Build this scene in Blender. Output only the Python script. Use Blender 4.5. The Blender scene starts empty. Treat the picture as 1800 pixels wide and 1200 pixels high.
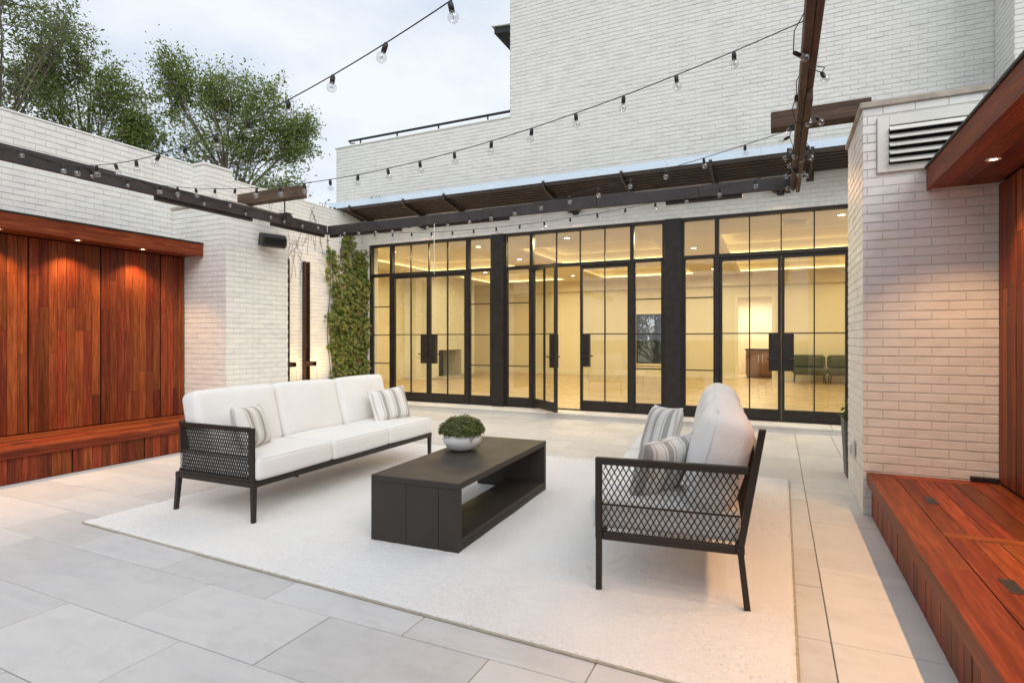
import bpy, math, random
import numpy as np
from mathutils import Matrix, Vector

random.seed(7)
rng = np.random.default_rng(11)
R = math.radians
SC = bpy.context.scene
COL = SC.collection

# ------------------------------------------------------------------ camera
CAM_H, YAW = 1.35, R(25.1)
cd = bpy.data.cameras.new('camera')
cam = bpy.data.objects.new('camera', cd)
COL.objects.link(cam)
cd.sensor_width = 36.0
cd.lens = 20.0
cd.shift_y = -0.0025
cd.clip_start = 0.05
cd.clip_end = 1500
cam.location = (0, 0, CAM_H)
cam.rotation_euler = (R(90), 0, YAW)
SC.camera = cam

# ------------------------------------------------------------------ sky, sun, exposure
SUN_EL, SUN_AZ = R(36), R(132)          # azimuth clockwise from +Y
w = bpy.data.worlds.new('World')
SC.world = w
w.use_nodes = True
wn, wl = w.node_tree.nodes, w.node_tree.links
wn.clear()
w_out = wn.new('ShaderNodeOutputWorld')
w_bg = wn.new('ShaderNodeBackground')
w_bg.inputs['Strength'].default_value = 0.1
sky = wn.new('ShaderNodeTexSky')
sky.sky_type = 'NISHITA'
sky.sun_disc = False
sky.sun_elevation = SUN_EL
sky.sun_rotation = SUN_AZ
sky.dust_density = 2.0
# an overcast deck lies over nearly the whole sky
tc = wn.new('ShaderNodeTexCoord')
mp = wn.new('ShaderNodeMapping')
mp.inputs['Scale'].default_value = (1.2, 1.2, 2.6)
nz = wn.new('ShaderNodeTexNoise')
nz.inputs['Scale'].default_value = 2.2
nz.inputs['Detail'].default_value = 6
nz.inputs['Roughness'].default_value = 0.55
cr = wn.new('ShaderNodeValToRGB')
cr.color_ramp.elements[0].position = 0.36
cr.color_ramp.elements[0].color = (5.9, 6.75, 7.9, 1)
cr.color_ramp.elements[1].position = 0.62
cr.color_ramp.elements[1].color = (8.3, 8.6, 8.95, 1)
mx = wn.new('ShaderNodeMix')
mx.data_type = 'RGBA'
mx.inputs['Factor'].default_value = 0.9
wl.new(tc.outputs['Generated'], mp.inputs['Vector'])
wl.new(mp.outputs['Vector'], nz.inputs['Vector'])
wl.new(nz.outputs['Fac'], cr.inputs['Fac'])
wl.new(sky.outputs['Color'], mx.inputs['A'])
wl.new(cr.outputs['Color'], mx.inputs['B'])
wl.new(mx.outputs['Result'], w_bg.inputs['Color'])
wl.new(w_bg.outputs['Background'], w_out.inputs['Surface'])

sd = bpy.data.lights.new('sun', 'SUN')
sd.energy = 1.45
sd.angle = R(45)
sd.color = (1.0, 0.97, 0.93)
sun = bpy.data.objects.new('sun', sd)
COL.objects.link(sun)
sdir = Vector((math.sin(SUN_AZ) * math.cos(SUN_EL), math.cos(SUN_AZ) * math.cos(SUN_EL), math.sin(SUN_EL)))
sun.rotation_euler = sdir.to_track_quat('Z', 'Y').to_euler()
sun.location = (-3, -5, 14)

SC.view_settings.view_transform = 'Standard'
SC.view_settings.look = 'None'
SC.view_settings.exposure = 0.27
SC.view_settings.gamma = 1.0
SC.view_settings.use_curve_mapping = False
SC.cycles.use_denoising = True
SC.cycles.max_bounces = 10
SC.cycles.diffuse_bounces = 5
SC.cycles.glossy_bounces = 4
SC.cycles.transparent_max_bounces = 24
SC.cycles.transmission_bounces = 6
SC.cycles.sample_clamp_indirect = 10.0
SC.cycles.caustics_reflective = False
SC.cycles.caustics_refractive = False

WARM = (1.0, 0.86, 0.45)

# ------------------------------------------------------------------ materials
class NT:
    def __init__(s, name):
        s.m = bpy.data.materials.new(name)
        s.m.use_nodes = True
        s.t = s.m.node_tree
        s.t.nodes.clear()
        s.out = s.n('OutputMaterial')
    def n(s, kind, **kw):
        nd = s.t.nodes.new('ShaderNode' + kind)
        for k, v in kw.items():
            setattr(nd, k, v)
        return nd
    def l(s, a, b):
        s.t.links.new(a, b)
    def bsdf(s, col=(.5, .5, .5), rough=.6, metal=0, spec=.5):
        b = s.n('BsdfPrincipled')
        b.inputs['Base Color'].default_value = (*col, 1)
        b.inputs['Roughness'].default_value = rough
        b.inputs['Metallic'].default_value = metal
        b.inputs['Specular IOR Level'].default_value = spec
        s.l(b.outputs[0], s.out.inputs['Surface'])
        return b
    def coords(s, kind='world', scale=(1, 1, 1), rnd=False):
        if kind == 'world':
            v = s.n('NewGeometry').outputs['Position']
        else:
            v = s.n('TexCoord').outputs['Object']
        mpn = s.n('Mapping')
        mpn.inputs['Scale'].default_value = scale
        if rnd:
            oi = s.n('ObjectInfo')
            mu = s.n('VectorMath', operation='SCALE')
            mu.inputs[0].default_value = (37.0, 53.0, 71.0)
            s.l(oi.outputs['Random'], mu.inputs['Scale'])
            ad = s.n('VectorMath', operation='ADD')
            s.l(v, ad.inputs[0])
            s.l(mu.outputs[0], ad.inputs[1])
            v = ad.outputs[0]
        s.l(v, mpn.inputs['Vector'])
        return mpn.outputs['Vector']
    def noise(s, vec, scale, detail=4, rough=.55, dist=0):
        t = s.n('TexNoise')
        t.inputs['Scale'].default_value = scale
        t.inputs['Detail'].default_value = detail
        t.inputs['Roughness'].default_value = rough
        t.inputs['Distortion'].default_value = dist
        if vec is not None:
            s.l(vec, t.inputs['Vector'])
        return t.outputs['Fac']
    def ramp(s, fac, stops, interp='LINEAR'):
        r = s.n('ValToRGB')
        r.color_ramp.interpolation = interp
        e = r.color_ramp.elements
        while len(e) < len(stops):
            e.new(0.5)
        for q, (p, c) in zip(e, stops):
            q.position = p
            q.color = (*c, 1) if len(c) == 3 else c
        s.l(fac, r.inputs['Fac'])
        return r.outputs['Color']
    def mix(s, a, b, fac, mode='MIX'):
        m = s.n('Mix', data_type='RGBA', blend_type=mode)
        for key, v in (('A', a), ('B', b)):
            if isinstance(v, tuple):
                m.inputs[key].default_value = (*v, 1)
            else:
                s.l(v, m.inputs[key])
        if isinstance(fac, (int, float)):
            m.inputs['Factor'].default_value = fac
        else:
            s.l(fac, m.inputs['Factor'])
        return m.outputs['Result']
    def math(s, op, a, b=None, c=None):
        m = s.n('Math', operation=op)
        for i, v in enumerate((a, b, c)):
            if v is None:
                continue
            if isinstance(v, (int, float)):
                m.inputs[i].default_value = v
            else:
                s.l(v, m.inputs[i])
        return m.outputs[0]
    def bump(s, b, h, strength=.3, dist=.01):
        bp = s.n('Bump')
        bp.inputs['Strength'].default_value = strength
        bp.inputs['Distance'].default_value = dist
        s.l(h, bp.inputs['Height'])
        s.l(bp.outputs[0], b.inputs['Normal'])

M = {}

def simple(name, col, rough=.6, metal=0, spec=.5, var=.12, scale=6, bump=0, bscale=120, kind='world'):
    t = NT(name)
    b = t.bsdf(col, rough, metal, spec)
    v = t.coords(kind)
    f = t.noise(v, scale, 5)
    dark = tuple(c * (1 - var) for c in col)
    lite = tuple(min(1, c * (1 + var)) for c in col)
    t.l(t.ramp(f, [(.3, dark), (.7, lite)]), b.inputs['Base Color'])
    t.l(t.math('MULTIPLY_ADD', f, .25, rough - .12), b.inputs['Roughness'])
    if bump:
        t.bump(b, t.noise(v, bscale, 3), bump, .004)
    M[name] = t.m
    return t.m

def painted_brick(name, base, joint=False):
    t = NT(name)
    b = t.bsdf(base, .55, 0, .35)
    v = t.coords('world')
    big = t.noise(v, .9, 5, .6)
    fine = t.noise(v, 22, 4, .6)
    streak = t.noise(t.coords('world', (7, 7, .5)), 1.2, 5, .65)
    perbrick = t.noise(t.coords('world', (4.9, 4.9, 14.8)), 1.0, 1)
    c1 = t.ramp(big, [(.3, tuple(x * .93 for x in base)), (.7, base)])
    c2 = t.mix(c1, tuple(x * y for x, y in zip(base, (.80, .78, .72))), t.ramp(streak, [(.60, (0, 0, 0)), (.78, (.55, .55, .55))]))
    c3 = t.mix(c2, tuple(x * .86 for x in base), t.ramp(perbrick, [(.45, (0, 0, 0)), (.7, (.8, .8, .8))]))
    c4 = t.mix(c3, tuple(x * y for x, y in zip(base, (.62, .58, .5))), t.ramp(fine, [(.66, (0, 0, 0)), (.76, (.5, .5, .5))]))
    t.l(c4, b.inputs['Base Color'])
    t.bump(b, t.math('ADD', t.math('MULTIPLY', fine, .6), t.math('MULTIPLY', t.noise(v, 70, 3), .5)), .35, .006)
    M[name] = t.m
    return t.m

painted_brick('brick_paint', (.83, .825, .79))
painted_brick('brick_joint', (.66, .65, .61))  # same wall paint, darkened for the dirt and shadow lying in the joints
simple('plaster', (.76, .73, .67), .75, var=.06, scale=3, bump=.25, bscale=60)

def wood(name, axis, dark, mid, lite, rough=.42, spec=.4, contrast=1.0, spread=.75):
    t = NT(name)
    b = t.bsdf(mid, rough, 0, spec)
    sc = {'x': (.9, 16, 16), 'y': (16, .9, 16), 'z': (16, 16, .9)}[axis]
    v = t.coords('object', sc, rnd=True)
    grain = t.noise(v, 2.6, 7, .65, 1.2)
    sc2 = {'x': (.35, 6, 6), 'y': (6, .35, 6), 'z': (6, 6, .35)}[axis]
    v2 = t.coords('object', sc2, rnd=True)
    figure = t.noise(v2, 1.5, 5, .6, 2.2)
    pores = t.noise(t.coords('object', {'x': (4, 160, 160), 'y': (160, 4, 160), 'z': (160, 160, 4)}[axis], rnd=True), 1.0, 2)
    c = t.ramp(grain, [(.25, dark), (.5, mid), (.78, lite)])
    c = t.mix(c, dark, t.ramp(figure, [(.42, (0, 0, 0)), (.72, (.62 * contrast,) * 3)]))
    c = t.mix(c, tuple(q * .6 for q in dark), t.ramp(pores, [(.56, (0, 0, 0)), (.72, (.4 * contrast,) * 3)]))
    oi = t.n('ObjectInfo')
    hs = t.n('HueSaturation')
    t.l(c, hs.inputs['Color'])
    t.l(t.math('MULTIPLY_ADD', oi.outputs['Random'], spread, 1.0 - spread * .56), hs.inputs['Value'])
    h2 = t.math('FRACT', t.math('MULTIPLY', oi.outputs['Random'], 17.31))
    t.l(t.math('MULTIPLY_ADD', h2, .016, .488), hs.inputs['Hue'])
    t.l(hs.outputs[0], b.inputs['Base Color'])
    t.l(t.math('MULTIPLY_ADD', grain, .3, rough - .15), b.inputs['Roughness'])
    t.bump(b, grain, .22, .003)
    M[name] = t.m

for ax in 'xyz':
    wood('ipe_' + ax, ax, (.078, .015, .0045), (.235, .051, .013), (.41, .125, .038), .48, .22)
    wood('weathered_' + ax, ax, (.045, .030, .021), (.11, .074, .050), (.20, .145, .105), .7, .2, 1.0, .4)
wood('floor_oak', 'x', (.50, .38, .25), (.58, .46, .31), (.62, .50, .35), .28, .5, .15, .10)

simple('bronze_frame', (.026, .021, .018), .42, .3, .5, var=.25, scale=9)
simple('beam_paint', (.042, .034, .034), .5, 0, .45, var=.3, scale=5, bump=.15, bscale=40)
simple('slat_metal', (.060, .038, .026), .45, .2, .5, var=.3, scale=4)
simple('cap_stone', (.42, .37, .31), .8, var=.25, scale=8, bump=.3)
simple('louvre_paint', (.74, .73, .68), .45, var=.05, scale=4)
simple('black_plastic', (.012, .012, .013), .45, var=.2)
simple('dark_void', (.012, .011, .010), .9, var=.2)
simple('sofa_frame', (.030, .024, .020), .38, .4, .5, var=.15)
simple('rope', (.018, .015, .013), .8, var=.2, scale=60, bump=.4, bscale=400)
simple('table_paint', (.040, .034, .029), .58, 0, .35, var=.10, scale=5)
simple('ceramic', (.78, .78, .77), .35, var=.04, scale=10, bump=.05)
simple('soil', (.03, .022, .016), .95, var=.4, scale=60, bump=.6)
simple('bark', (.17, .14, .11), .9, var=.35, scale=12, bump=.6, bscale=30)
simple('vine_stem', (.10, .065, .045), .85, var=.3, scale=20)
simple('cord_white', (.75, .73, .68), .7, var=.05)
simple('room_paint', (.78, .72, .60), .6, var=.02, scale=2)
simple('room_trim', (.82, .78, .68), .45, var=.02, scale=2)
simple('room_ceiling', (.74, .67, .55), .7, var=.02, scale=2)
simple('green_fabric', (.055, .065, .030), .9, var=.2, scale=12, bump=.3, bscale=300)
simple('cabinet_wood', (.20, .10, .06), .4, var=.2, scale=5)
simple('counter_stone', (.05, .045, .04), .25, var=.3, scale=20)
simple('railing_metal', (.03, .03, .032), .45, .3, .5)
simple('bronze_channel', (.075, .042, .024), .5, .5, .5, var=.35, scale=10)
simple('grey_planter', (.11, .11, .105), .6, var=.2)
simple('roof_membrane', (.32, .31, .29), .9, var=.1)
simple('earth', (.10, .105, .055), .95, var=.35, scale=1.5, bump=.5, bscale=8)
simple('rug_binding', (.42, .38, .30), .9, var=.15, scale=30)
simple('outlet_white', (.72, .70, .66), .4, var=.03)

def stone():
    t = NT('paver_stone')
    b = t.bsdf((.6, .59, .57), .62, 0, .35)
    v = t.coords('object', (1, 1, 1), rnd=True)
    vein = t.noise(t.coords('object', (1.2, 4.5, 1), rnd=True), 1.7, 7, .62, .8)
    mott = t.noise(v, 9, 6, .65)
    fine = t.noise(v, 85, 3, .6)
    c = t.ramp(vein, [(.28, (.56, .56, .56)), (.5, (.615, .612, .605)), (.75, (.65, .647, .635))])
    c = t.mix(c, (.50, .485, .455), t.ramp(mott, [(.52, (0, 0, 0)), (.75, (.55, .55, .55))]))
    c = t.mix(c, (.44, .43, .41), t.ramp(fine, [(.62, (0, 0, 0)), (.75, (.4, .4, .4))]))
    oi = t.n('ObjectInfo')
    hs = t.n('HueSaturation')
    t.l(c, hs.inputs['Color'])
    t.l(t.math('MULTIPLY_ADD', oi.outputs['Random'], .14, .93), hs.inputs['Value'])
    t.l(hs.outputs[0], b.inputs['Base Color'])
    t.l(t.math('MULTIPLY_ADD', mott, .3, .45), b.inputs['Roughness'])
    t.bump(b, t.math('ADD', t.math('MULTIPLY', mott, .7), t.math('MULTIPLY', fine, .35)), .35, .006)
    M['paver_stone'] = t.m
stone()
simple('paver_joint', (.28, .25, .21), .95, var=.4, scale=25)

def fabric(name, col, weave=900):
    t = NT(name)
    b = t.bsdf(col, .92, 0, .15)
    v = t.coords('object')
    n = t.noise(v, 3, 4)
    t.l(t.ramp(n, [(.3, tuple(c * .95 for c in col)), (.7, col)]), b.inputs['Base Color'])
    b.inputs['Sheen Weight'].default_value = .25
    h = t.math('ADD', t.noise(v, weave, 2), t.math('MULTIPLY', t.noise(v, 6, 5, .6, 1.5), 9.0))
    t.bump(b, h, .3, .004)
    M[name] = t.m
fabric('cushion_fabric', (.80, .79, .77))
fabric('piping_fabric', (.70, .69, .67))

def stripes():
    t = NT('striped_fabric')
    b = t.bsdf((.7, .7, .68), .95, 0, .1)
    sx = t.n('SeparateXYZ')
    tcx = t.n('TexCoord')
    t.l(tcx.outputs['Object'], sx.inputs[0])
    f = t.math('FRACT', t.math('MULTIPLY_ADD', sx.outputs['X'], 1 / .15, 20.30))
    W, G, B = (.76, .75, .72), (.40, .39, .37), (.56, .52, .46)
    c = t.ramp(f, [(0, W), (.24, B), (.33, W), (.42, G), (.70, W), (.80, B), (.86, W)], 'CONSTANT')
    wv = t.noise(tcx.outputs['Object'], 500, 2)
    c = t.mix(c, (.3, .3, .29), t.ramp(wv, [(.5, (0, 0, 0)), (.8, (.25, .25, .25))]))
    t.l(c, b.inputs['Base Color'])
    t.bump(b, t.math('ADD', wv, t.math('MULTIPLY', t.noise(tcx.outputs['Object'], 9, 4), 4)), .3, .004)
    M['striped_fabric'] = t.m
stripes()

def rugmat():
    t = NT('rug_pile')
    b = t.bsdf((.78, .77, .74), .98, 0, .05)
    v = t.coords('world')
    f = t.noise(v, 95, 3, .7)
    big = t.noise(v, 1.6, 4)
    c = t.ramp(f, [(.3, (.755, .745, .725)), (.6, (.85, .842, .825))])
    c = t.mix(c, (.74, .735, .72), t.ramp(big, [(.45, (0, 0, 0)), (.7, (.45, .45, .45))]))
    t.l(c, b.inputs['Base Color'])
    b.inputs['Sheen Weight'].default_value = .3
    t.bump(b, t.math('ADD', f, t.math('MULTIPLY', t.noise(v, 14, 4), 1.6)), .45, .010)
    M['rug_pile'] = t.m
rugmat()

def leafmat(name, cols, trans=.35):
    t = NT(name)
    g = t.n('NewGeometry')
    c = t.ramp(g.outputs['Random Per Island'], [(i / max(1, len(cols) - 1), q) for i, q in enumerate(cols)])
    d = t.n('BsdfPrincipled')
    d.inputs['Roughness'].default_value = .5
    d.inputs['Specular IOR Level'].default_value = .35
    t.l(c, d.inputs['Base Color'])
    tr = t.n('BsdfTranslucent')
    t.l(c, tr.inputs['Color'])
    ms = t.n('MixShader')
    ms.inputs[0].default_value = trans
    t.l(d.outputs[0], ms.inputs[1])
    t.l(tr.outputs[0], ms.inputs[2])
    t.l(ms.outputs[0], t.out.inputs['Surface'])
    M[name] = t.m
leafmat('leaf_tree', [(.135, .19, .045), (.20, .265, .065), (.27, .33, .10), (.35, .40, .17)], .5)
leafmat('leaf_olive', [(.12, .165, .05), (.185, .235, .08), (.24, .295, .11), (.31, .35, .16)], .5)
leafmat('leaf_dark', [(.05, .085, .03), (.08, .12, .045), (.115, .155, .065)], .4)
leafmat('leaf_ivy', [(.07, .10, .02), (.12, .165, .032), (.15, .195, .04), (.17, .215, .045), (.19, .235, .05), (.24, .25, .07), (.20, .13, .06)], .35)
leafmat('leaf_box', [(.05, .075, .016), (.085, .12, .026), (.12, .15, .034), (.17, .15, .05)], .25)

def thinglass(name, tint, base=.045, rough=0.0, extra=1.0):
    t = NT(name)
    lw = t.n('LayerWeight')
    lw.inputs['Blend'].default_value = .5
    p = t.math('POWER', lw.outputs['Facing'], 5.0)
    fac = t.math('MULTIPLY_ADD', p, .9 * extra, base)
    tr = t.n('BsdfTransparent')
    tr.inputs['Color'].default_value = (*tint, 1)
    gl = t.n('BsdfGlossy')
    gl.inputs['Roughness'].default_value = rough
    ms = t.n('MixShader')
    t.l(fac, ms.inputs[0])
    t.l(tr.outputs[0], ms.inputs[1])
    t.l(gl.outputs[0], ms.inputs[2])
    t.l(ms.outputs[0], t.out.inputs['Surface'])
    M[name] = t.m
thinglass('window_glass', (.96, .96, .94), .075)
thinglass('bulb_glass', (.95, .96, .97), .16)

def sheet():
    t = NT('clear_sheet')
    tr = t.n('BsdfTransparent')
    tr.inputs['Color'].default_value = (.90, .95, .99, 1)
    df = t.n('BsdfTranslucent')
    df.inputs['Color'].default_value = (.78, .85, .92, 1)
    ms = t.n('MixShader')
    ms.inputs[0].default_value = .55
    t.l(tr.outputs[0], ms.inputs[1])
    t.l(df.outputs[0], ms.inputs[2])
    t.l(ms.outputs[0], t.out.inputs['Surface'])
    M['clear_sheet'] = t.m
sheet()

def water():
    t = NT('water')
    b = t.bsdf((.35, .32, .25), .06, 0, .5)
    t.bump(b, t.noise(t.coords('world'), 18, 3), .4, .02)
    M['water'] = t.m
water()

def emit(name, col, s):
    t = NT(name)
    e = t.n('Emission')
    e.inputs['Color'].default_value = (*col, 1)
    e.inputs['Strength'].default_value = s
    t.l(e.outputs[0], t.out.inputs['Surface'])
    M[name] = t.m
emit('lamp_lens', (1, .80, .52), 14)
emit('cove_strip', (1, .76, .34), 5.0)

# ------------------------------------------------------------------ object helpers
WM = {}

def tag(o, label=None, cat=None, group=None, kind=None):
    if label: o['label'] = label
    if cat: o['category'] = cat
    if group: o['group'] = group
    if kind: o['kind'] = kind
    return o

def thing(name, label, cat, loc=(0, 0, 0), rz=0, group=None):
    o = bpy.data.objects.new(name, None)
    o.empty_display_size = .2
    COL.objects.link(o)
    o.location = loc
    o.rotation_euler = (0, 0, rz)
    WM[o] = Matrix.Translation(loc) @ Matrix.Rotation(rz, 4, 'Z')
    return tag(o, label, cat, group)

def link(name, mesh, parent=None, loc=None, rot=None, local=False):
    """local=False: loc is in world space whatever the parent; local=True: in the parent's space."""
    o = bpy.data.objects.new(name, mesh)
    COL.objects.link(o)
    m = Matrix.Identity(4)
    if loc is not None:
        o.location = loc
        m = Matrix.Translation(loc)
    if rot is not None:
        o.rotation_euler = rot
        from mathutils import Euler
        m = m @ Euler(rot).to_matrix().to_4x4()
    if parent is not None:
        o.parent = parent
        if local:
            m = WM[parent] @ m
        else:
            o.matrix_parent_inverse = WM[parent].inverted()
    WM[o] = m
    return o

class MB:
    def __init__(s):
        s.v, s.f = [], []
    def add(s, vs, fs):
        b = len(s.v)
        s.v += [tuple(p) for p in vs]
        s.f += [tuple(i + b for i in q) for q in fs]
        return s
    def box(s, x0, x1, y0, y1, z0, z1, c=0.0, tf=None):
        x0, x1 = min(x0, x1), max(x0, x1)
        y0, y1 = min(y0, y1), max(y0, y1)
        z0, z1 = min(z0, z1), max(z0, z1)
        c = min(c, (x1 - x0) * .4, (y1 - y0) * .4, (z1 - z0) * .4)
        if c <= 0:
            vs = [(x, y, z) for x in (x0, x1) for y in (y0, y1) for z in (z0, z1)]
            fs = [(0, 1, 3, 2), (4, 6, 7, 5), (0, 4, 5, 1), (2, 3, 7, 6), (0, 2, 6, 4), (1, 5, 7, 3)]
        else:
            vs, idx = [], {}
            for i, sx in enumerate((0, 1)):
                for j, sy in enumerate((0, 1)):
                    for k, sz in enumerate((0, 1)):
                        X, Y, Z = (x0, x1)[sx], (y0, y1)[sy], (z0, z1)[sz]
                        ix, iy, iz = X + c * (1 - 2 * sx), Y + c * (1 - 2 * sy), Z + c * (1 - 2 * sz)
                        for a, p in enumerate(((X, iy, iz), (ix, Y, iz), (ix, iy, Z))):
                            idx[(sx, sy, sz, a)] = len(vs)
                            vs.append(p)
            g = lambda *k: idx[k]
            fs = []
            for sx in (0, 1):
                q = [g(sx, 0, 0, 0), g(sx, 1, 0, 0), g(sx, 1, 1, 0), g(sx, 0, 1, 0)]
                fs.append(tuple(q if sx else q[::-1]))
                q = [g(0, sx, 0, 1), g(0, sx, 1, 1), g(1, sx, 1, 1), g(1, sx, 0, 1)]
                fs.append(tuple(q if sx else q[::-1]))
                q = [g(0, 0, sx, 2), g(1, 0, sx, 2), g(1, 1, sx, 2), g(0, 1, sx, 2)]
                fs.append(tuple(q if sx else q[::-1]))
            for a in (0, 1):
                for b in (0, 1):
                    q = [g(a, b, 0, 0), g(a, b, 1, 0), g(a, b, 1, 1), g(a, b, 0, 1)]
                    fs.append(tuple(q if a != b else q[::-1]))
                    q = [g(a, 0, b, 0), g(a, 1, b, 0), g(a, 1, b, 2), g(a, 0, b, 2)]
                    fs.append(tuple(q[::-1] if a != b else q))
                    q = [g(0, a, b, 1), g(1, a, b, 1), g(1, a, b, 2), g(0, a, b, 2)]
                    fs.append(tuple(q if a != b else q[::-1]))
                    for d in (0, 1):
                        t3 = (g(a, b, d, 0), g(a, b, d, 1), g(a, b, d, 2))
                        fs.append(t3 if (a + b + d) % 2 else t3[::-1])
        if tf:
            vs = [tf(p) for p in vs]
        return s.add(vs, fs)
    def tube(s, pts, r, n=8, cap=True):
        pts = [Vector(p) for p in pts]
        rs = r if isinstance(r, (list, tuple)) else [r] * len(pts)
        base = len(s.v)
        up = None
        for i, p in enumerate(pts):
            d = (pts[min(i + 1, len(pts) - 1)] - pts[max(i - 1, 0)])
            if d.length < 1e-9: d = Vector((0, 0, 1))
            d.normalize()
            if up is None:
                up = Vector((0, 0, 1)) if abs(d.z) < .9 else Vector((1, 0, 0))
            a = d.cross(up)
            if a.length < 1e-6:
                a = d.cross(Vector((.3, .8, .2)))
            a.normalize()
            b = a.cross(d).normalized()
            up = b
            for k in range(n):
                t = 2 * math.pi * k / n
                s.v.append(tuple(p + rs[i] * (math.cos(t) * a + math.sin(t) * b)))
        for i in range(len(pts) - 1):
            for k in range(n):
                k2 = (k + 1) % n
                s.f.append((base + i * n + k, base + i * n + k2, base + (i + 1) * n + k2, base + (i + 1) * n + k))
        if cap:
            s.f.append(tuple(base + k for k in range(n))[::-1])
            e = base + (len(pts) - 1) * n
            s.f.append(tuple(e + k for k in range(n)))
        return s
    def lathe(s, prof, n=24, at=(0, 0, 0), axis='z'):
        base = len(s.v)
        for (r, z) in prof:
            for k in range(n):
                t = 2 * math.pi * k / n
                p = (r * math.cos(t), r * math.sin(t), z)
                s.v.append((p[0] + at[0], p[1] + at[1], p[2] + at[2]))
        for i in range(len(prof) - 1):
            for k in range(n):
                k2 = (k + 1) % n
                s.f.append((base + i * n + k, base + i * n + k2, base + (i + 1) * n + k2, base + (i + 1) * n + k))
        return s
    def mesh(s, name, mat, smooth=False):
        me = bpy.data.meshes.new(name)
        me.from_pydata(s.v, [], s.f)
        me.materials.append(M[mat])
        me.polygons.foreach_set('use_smooth', [bool(smooth)] * len(me.polygons))
        me.validate()
        me.update()
        return me
    def obj(s, name, mat, parent=None, smooth=False, local=False, loc=None, rot=None):
        return link(name, s.mesh(name, mat, smooth), parent, loc, rot, local)

def npmesh(name, verts, quads, mat, smooth=False):
    """verts (N,3), quads (F,4) -> mesh, fast"""
    me = bpy.data.meshes.new(name)
    nv, nf, k = len(verts), len(quads), quads.shape[1]
    me.vertices.add(nv)
    me.vertices.foreach_set('co', np.asarray(verts, np.float32).ravel())
    me.loops.add(nf * k)
    me.loops.foreach_set('vertex_index', np.asarray(quads, np.int32).ravel())
    me.polygons.add(nf)
    me.polygons.foreach_set('loop_start', np.arange(0, nf * k, k, dtype=np.int32))
    me.polygons.foreach_set('loop_total', np.full(nf, k, np.int32))
    me.polygons.foreach_set('use_smooth', np.full(nf, bool(smooth)))
    me.materials.append(M[mat])
    me.update(calc_edges=True)
    me.validate()
    return me

def project(p):
    """pixel of a world point in an 1800 x 1200 frame, and its depth"""
    ca, sa = math.cos(YAW), math.sin(YAW)
    r = p[0] * ca + p[1] * sa
    f = -p[0] * sa + p[1] * ca
    if f < .2:
        return None
    return 900 + 1000 * r / f, 595.5 - 1000 * (p[2] - CAM_H) / f, f

_boxes = {}
def boxmesh(name, dx, dy, dz, mat, c=.002):
    key = (name, round(dx, 4), round(dy, 4), round(dz, 4), mat, c)
    if key not in _boxes:
        _boxes[key] = MB().box(-dx / 2, dx / 2, -dy / 2, dy / 2, -dz / 2, dz / 2, c).mesh(name, mat)
    return _boxes[key]

def piece(name, x0, x1, y0, y1, z0, z1, mat, parent, c=.002):
    return link(name, boxmesh(name, abs(x1 - x0), abs(y1 - y0), abs(z1 - z0), mat, c), parent,
                ((x0 + x1) / 2, (y0 + y1) / 2, (z0 + z1) / 2))

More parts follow.
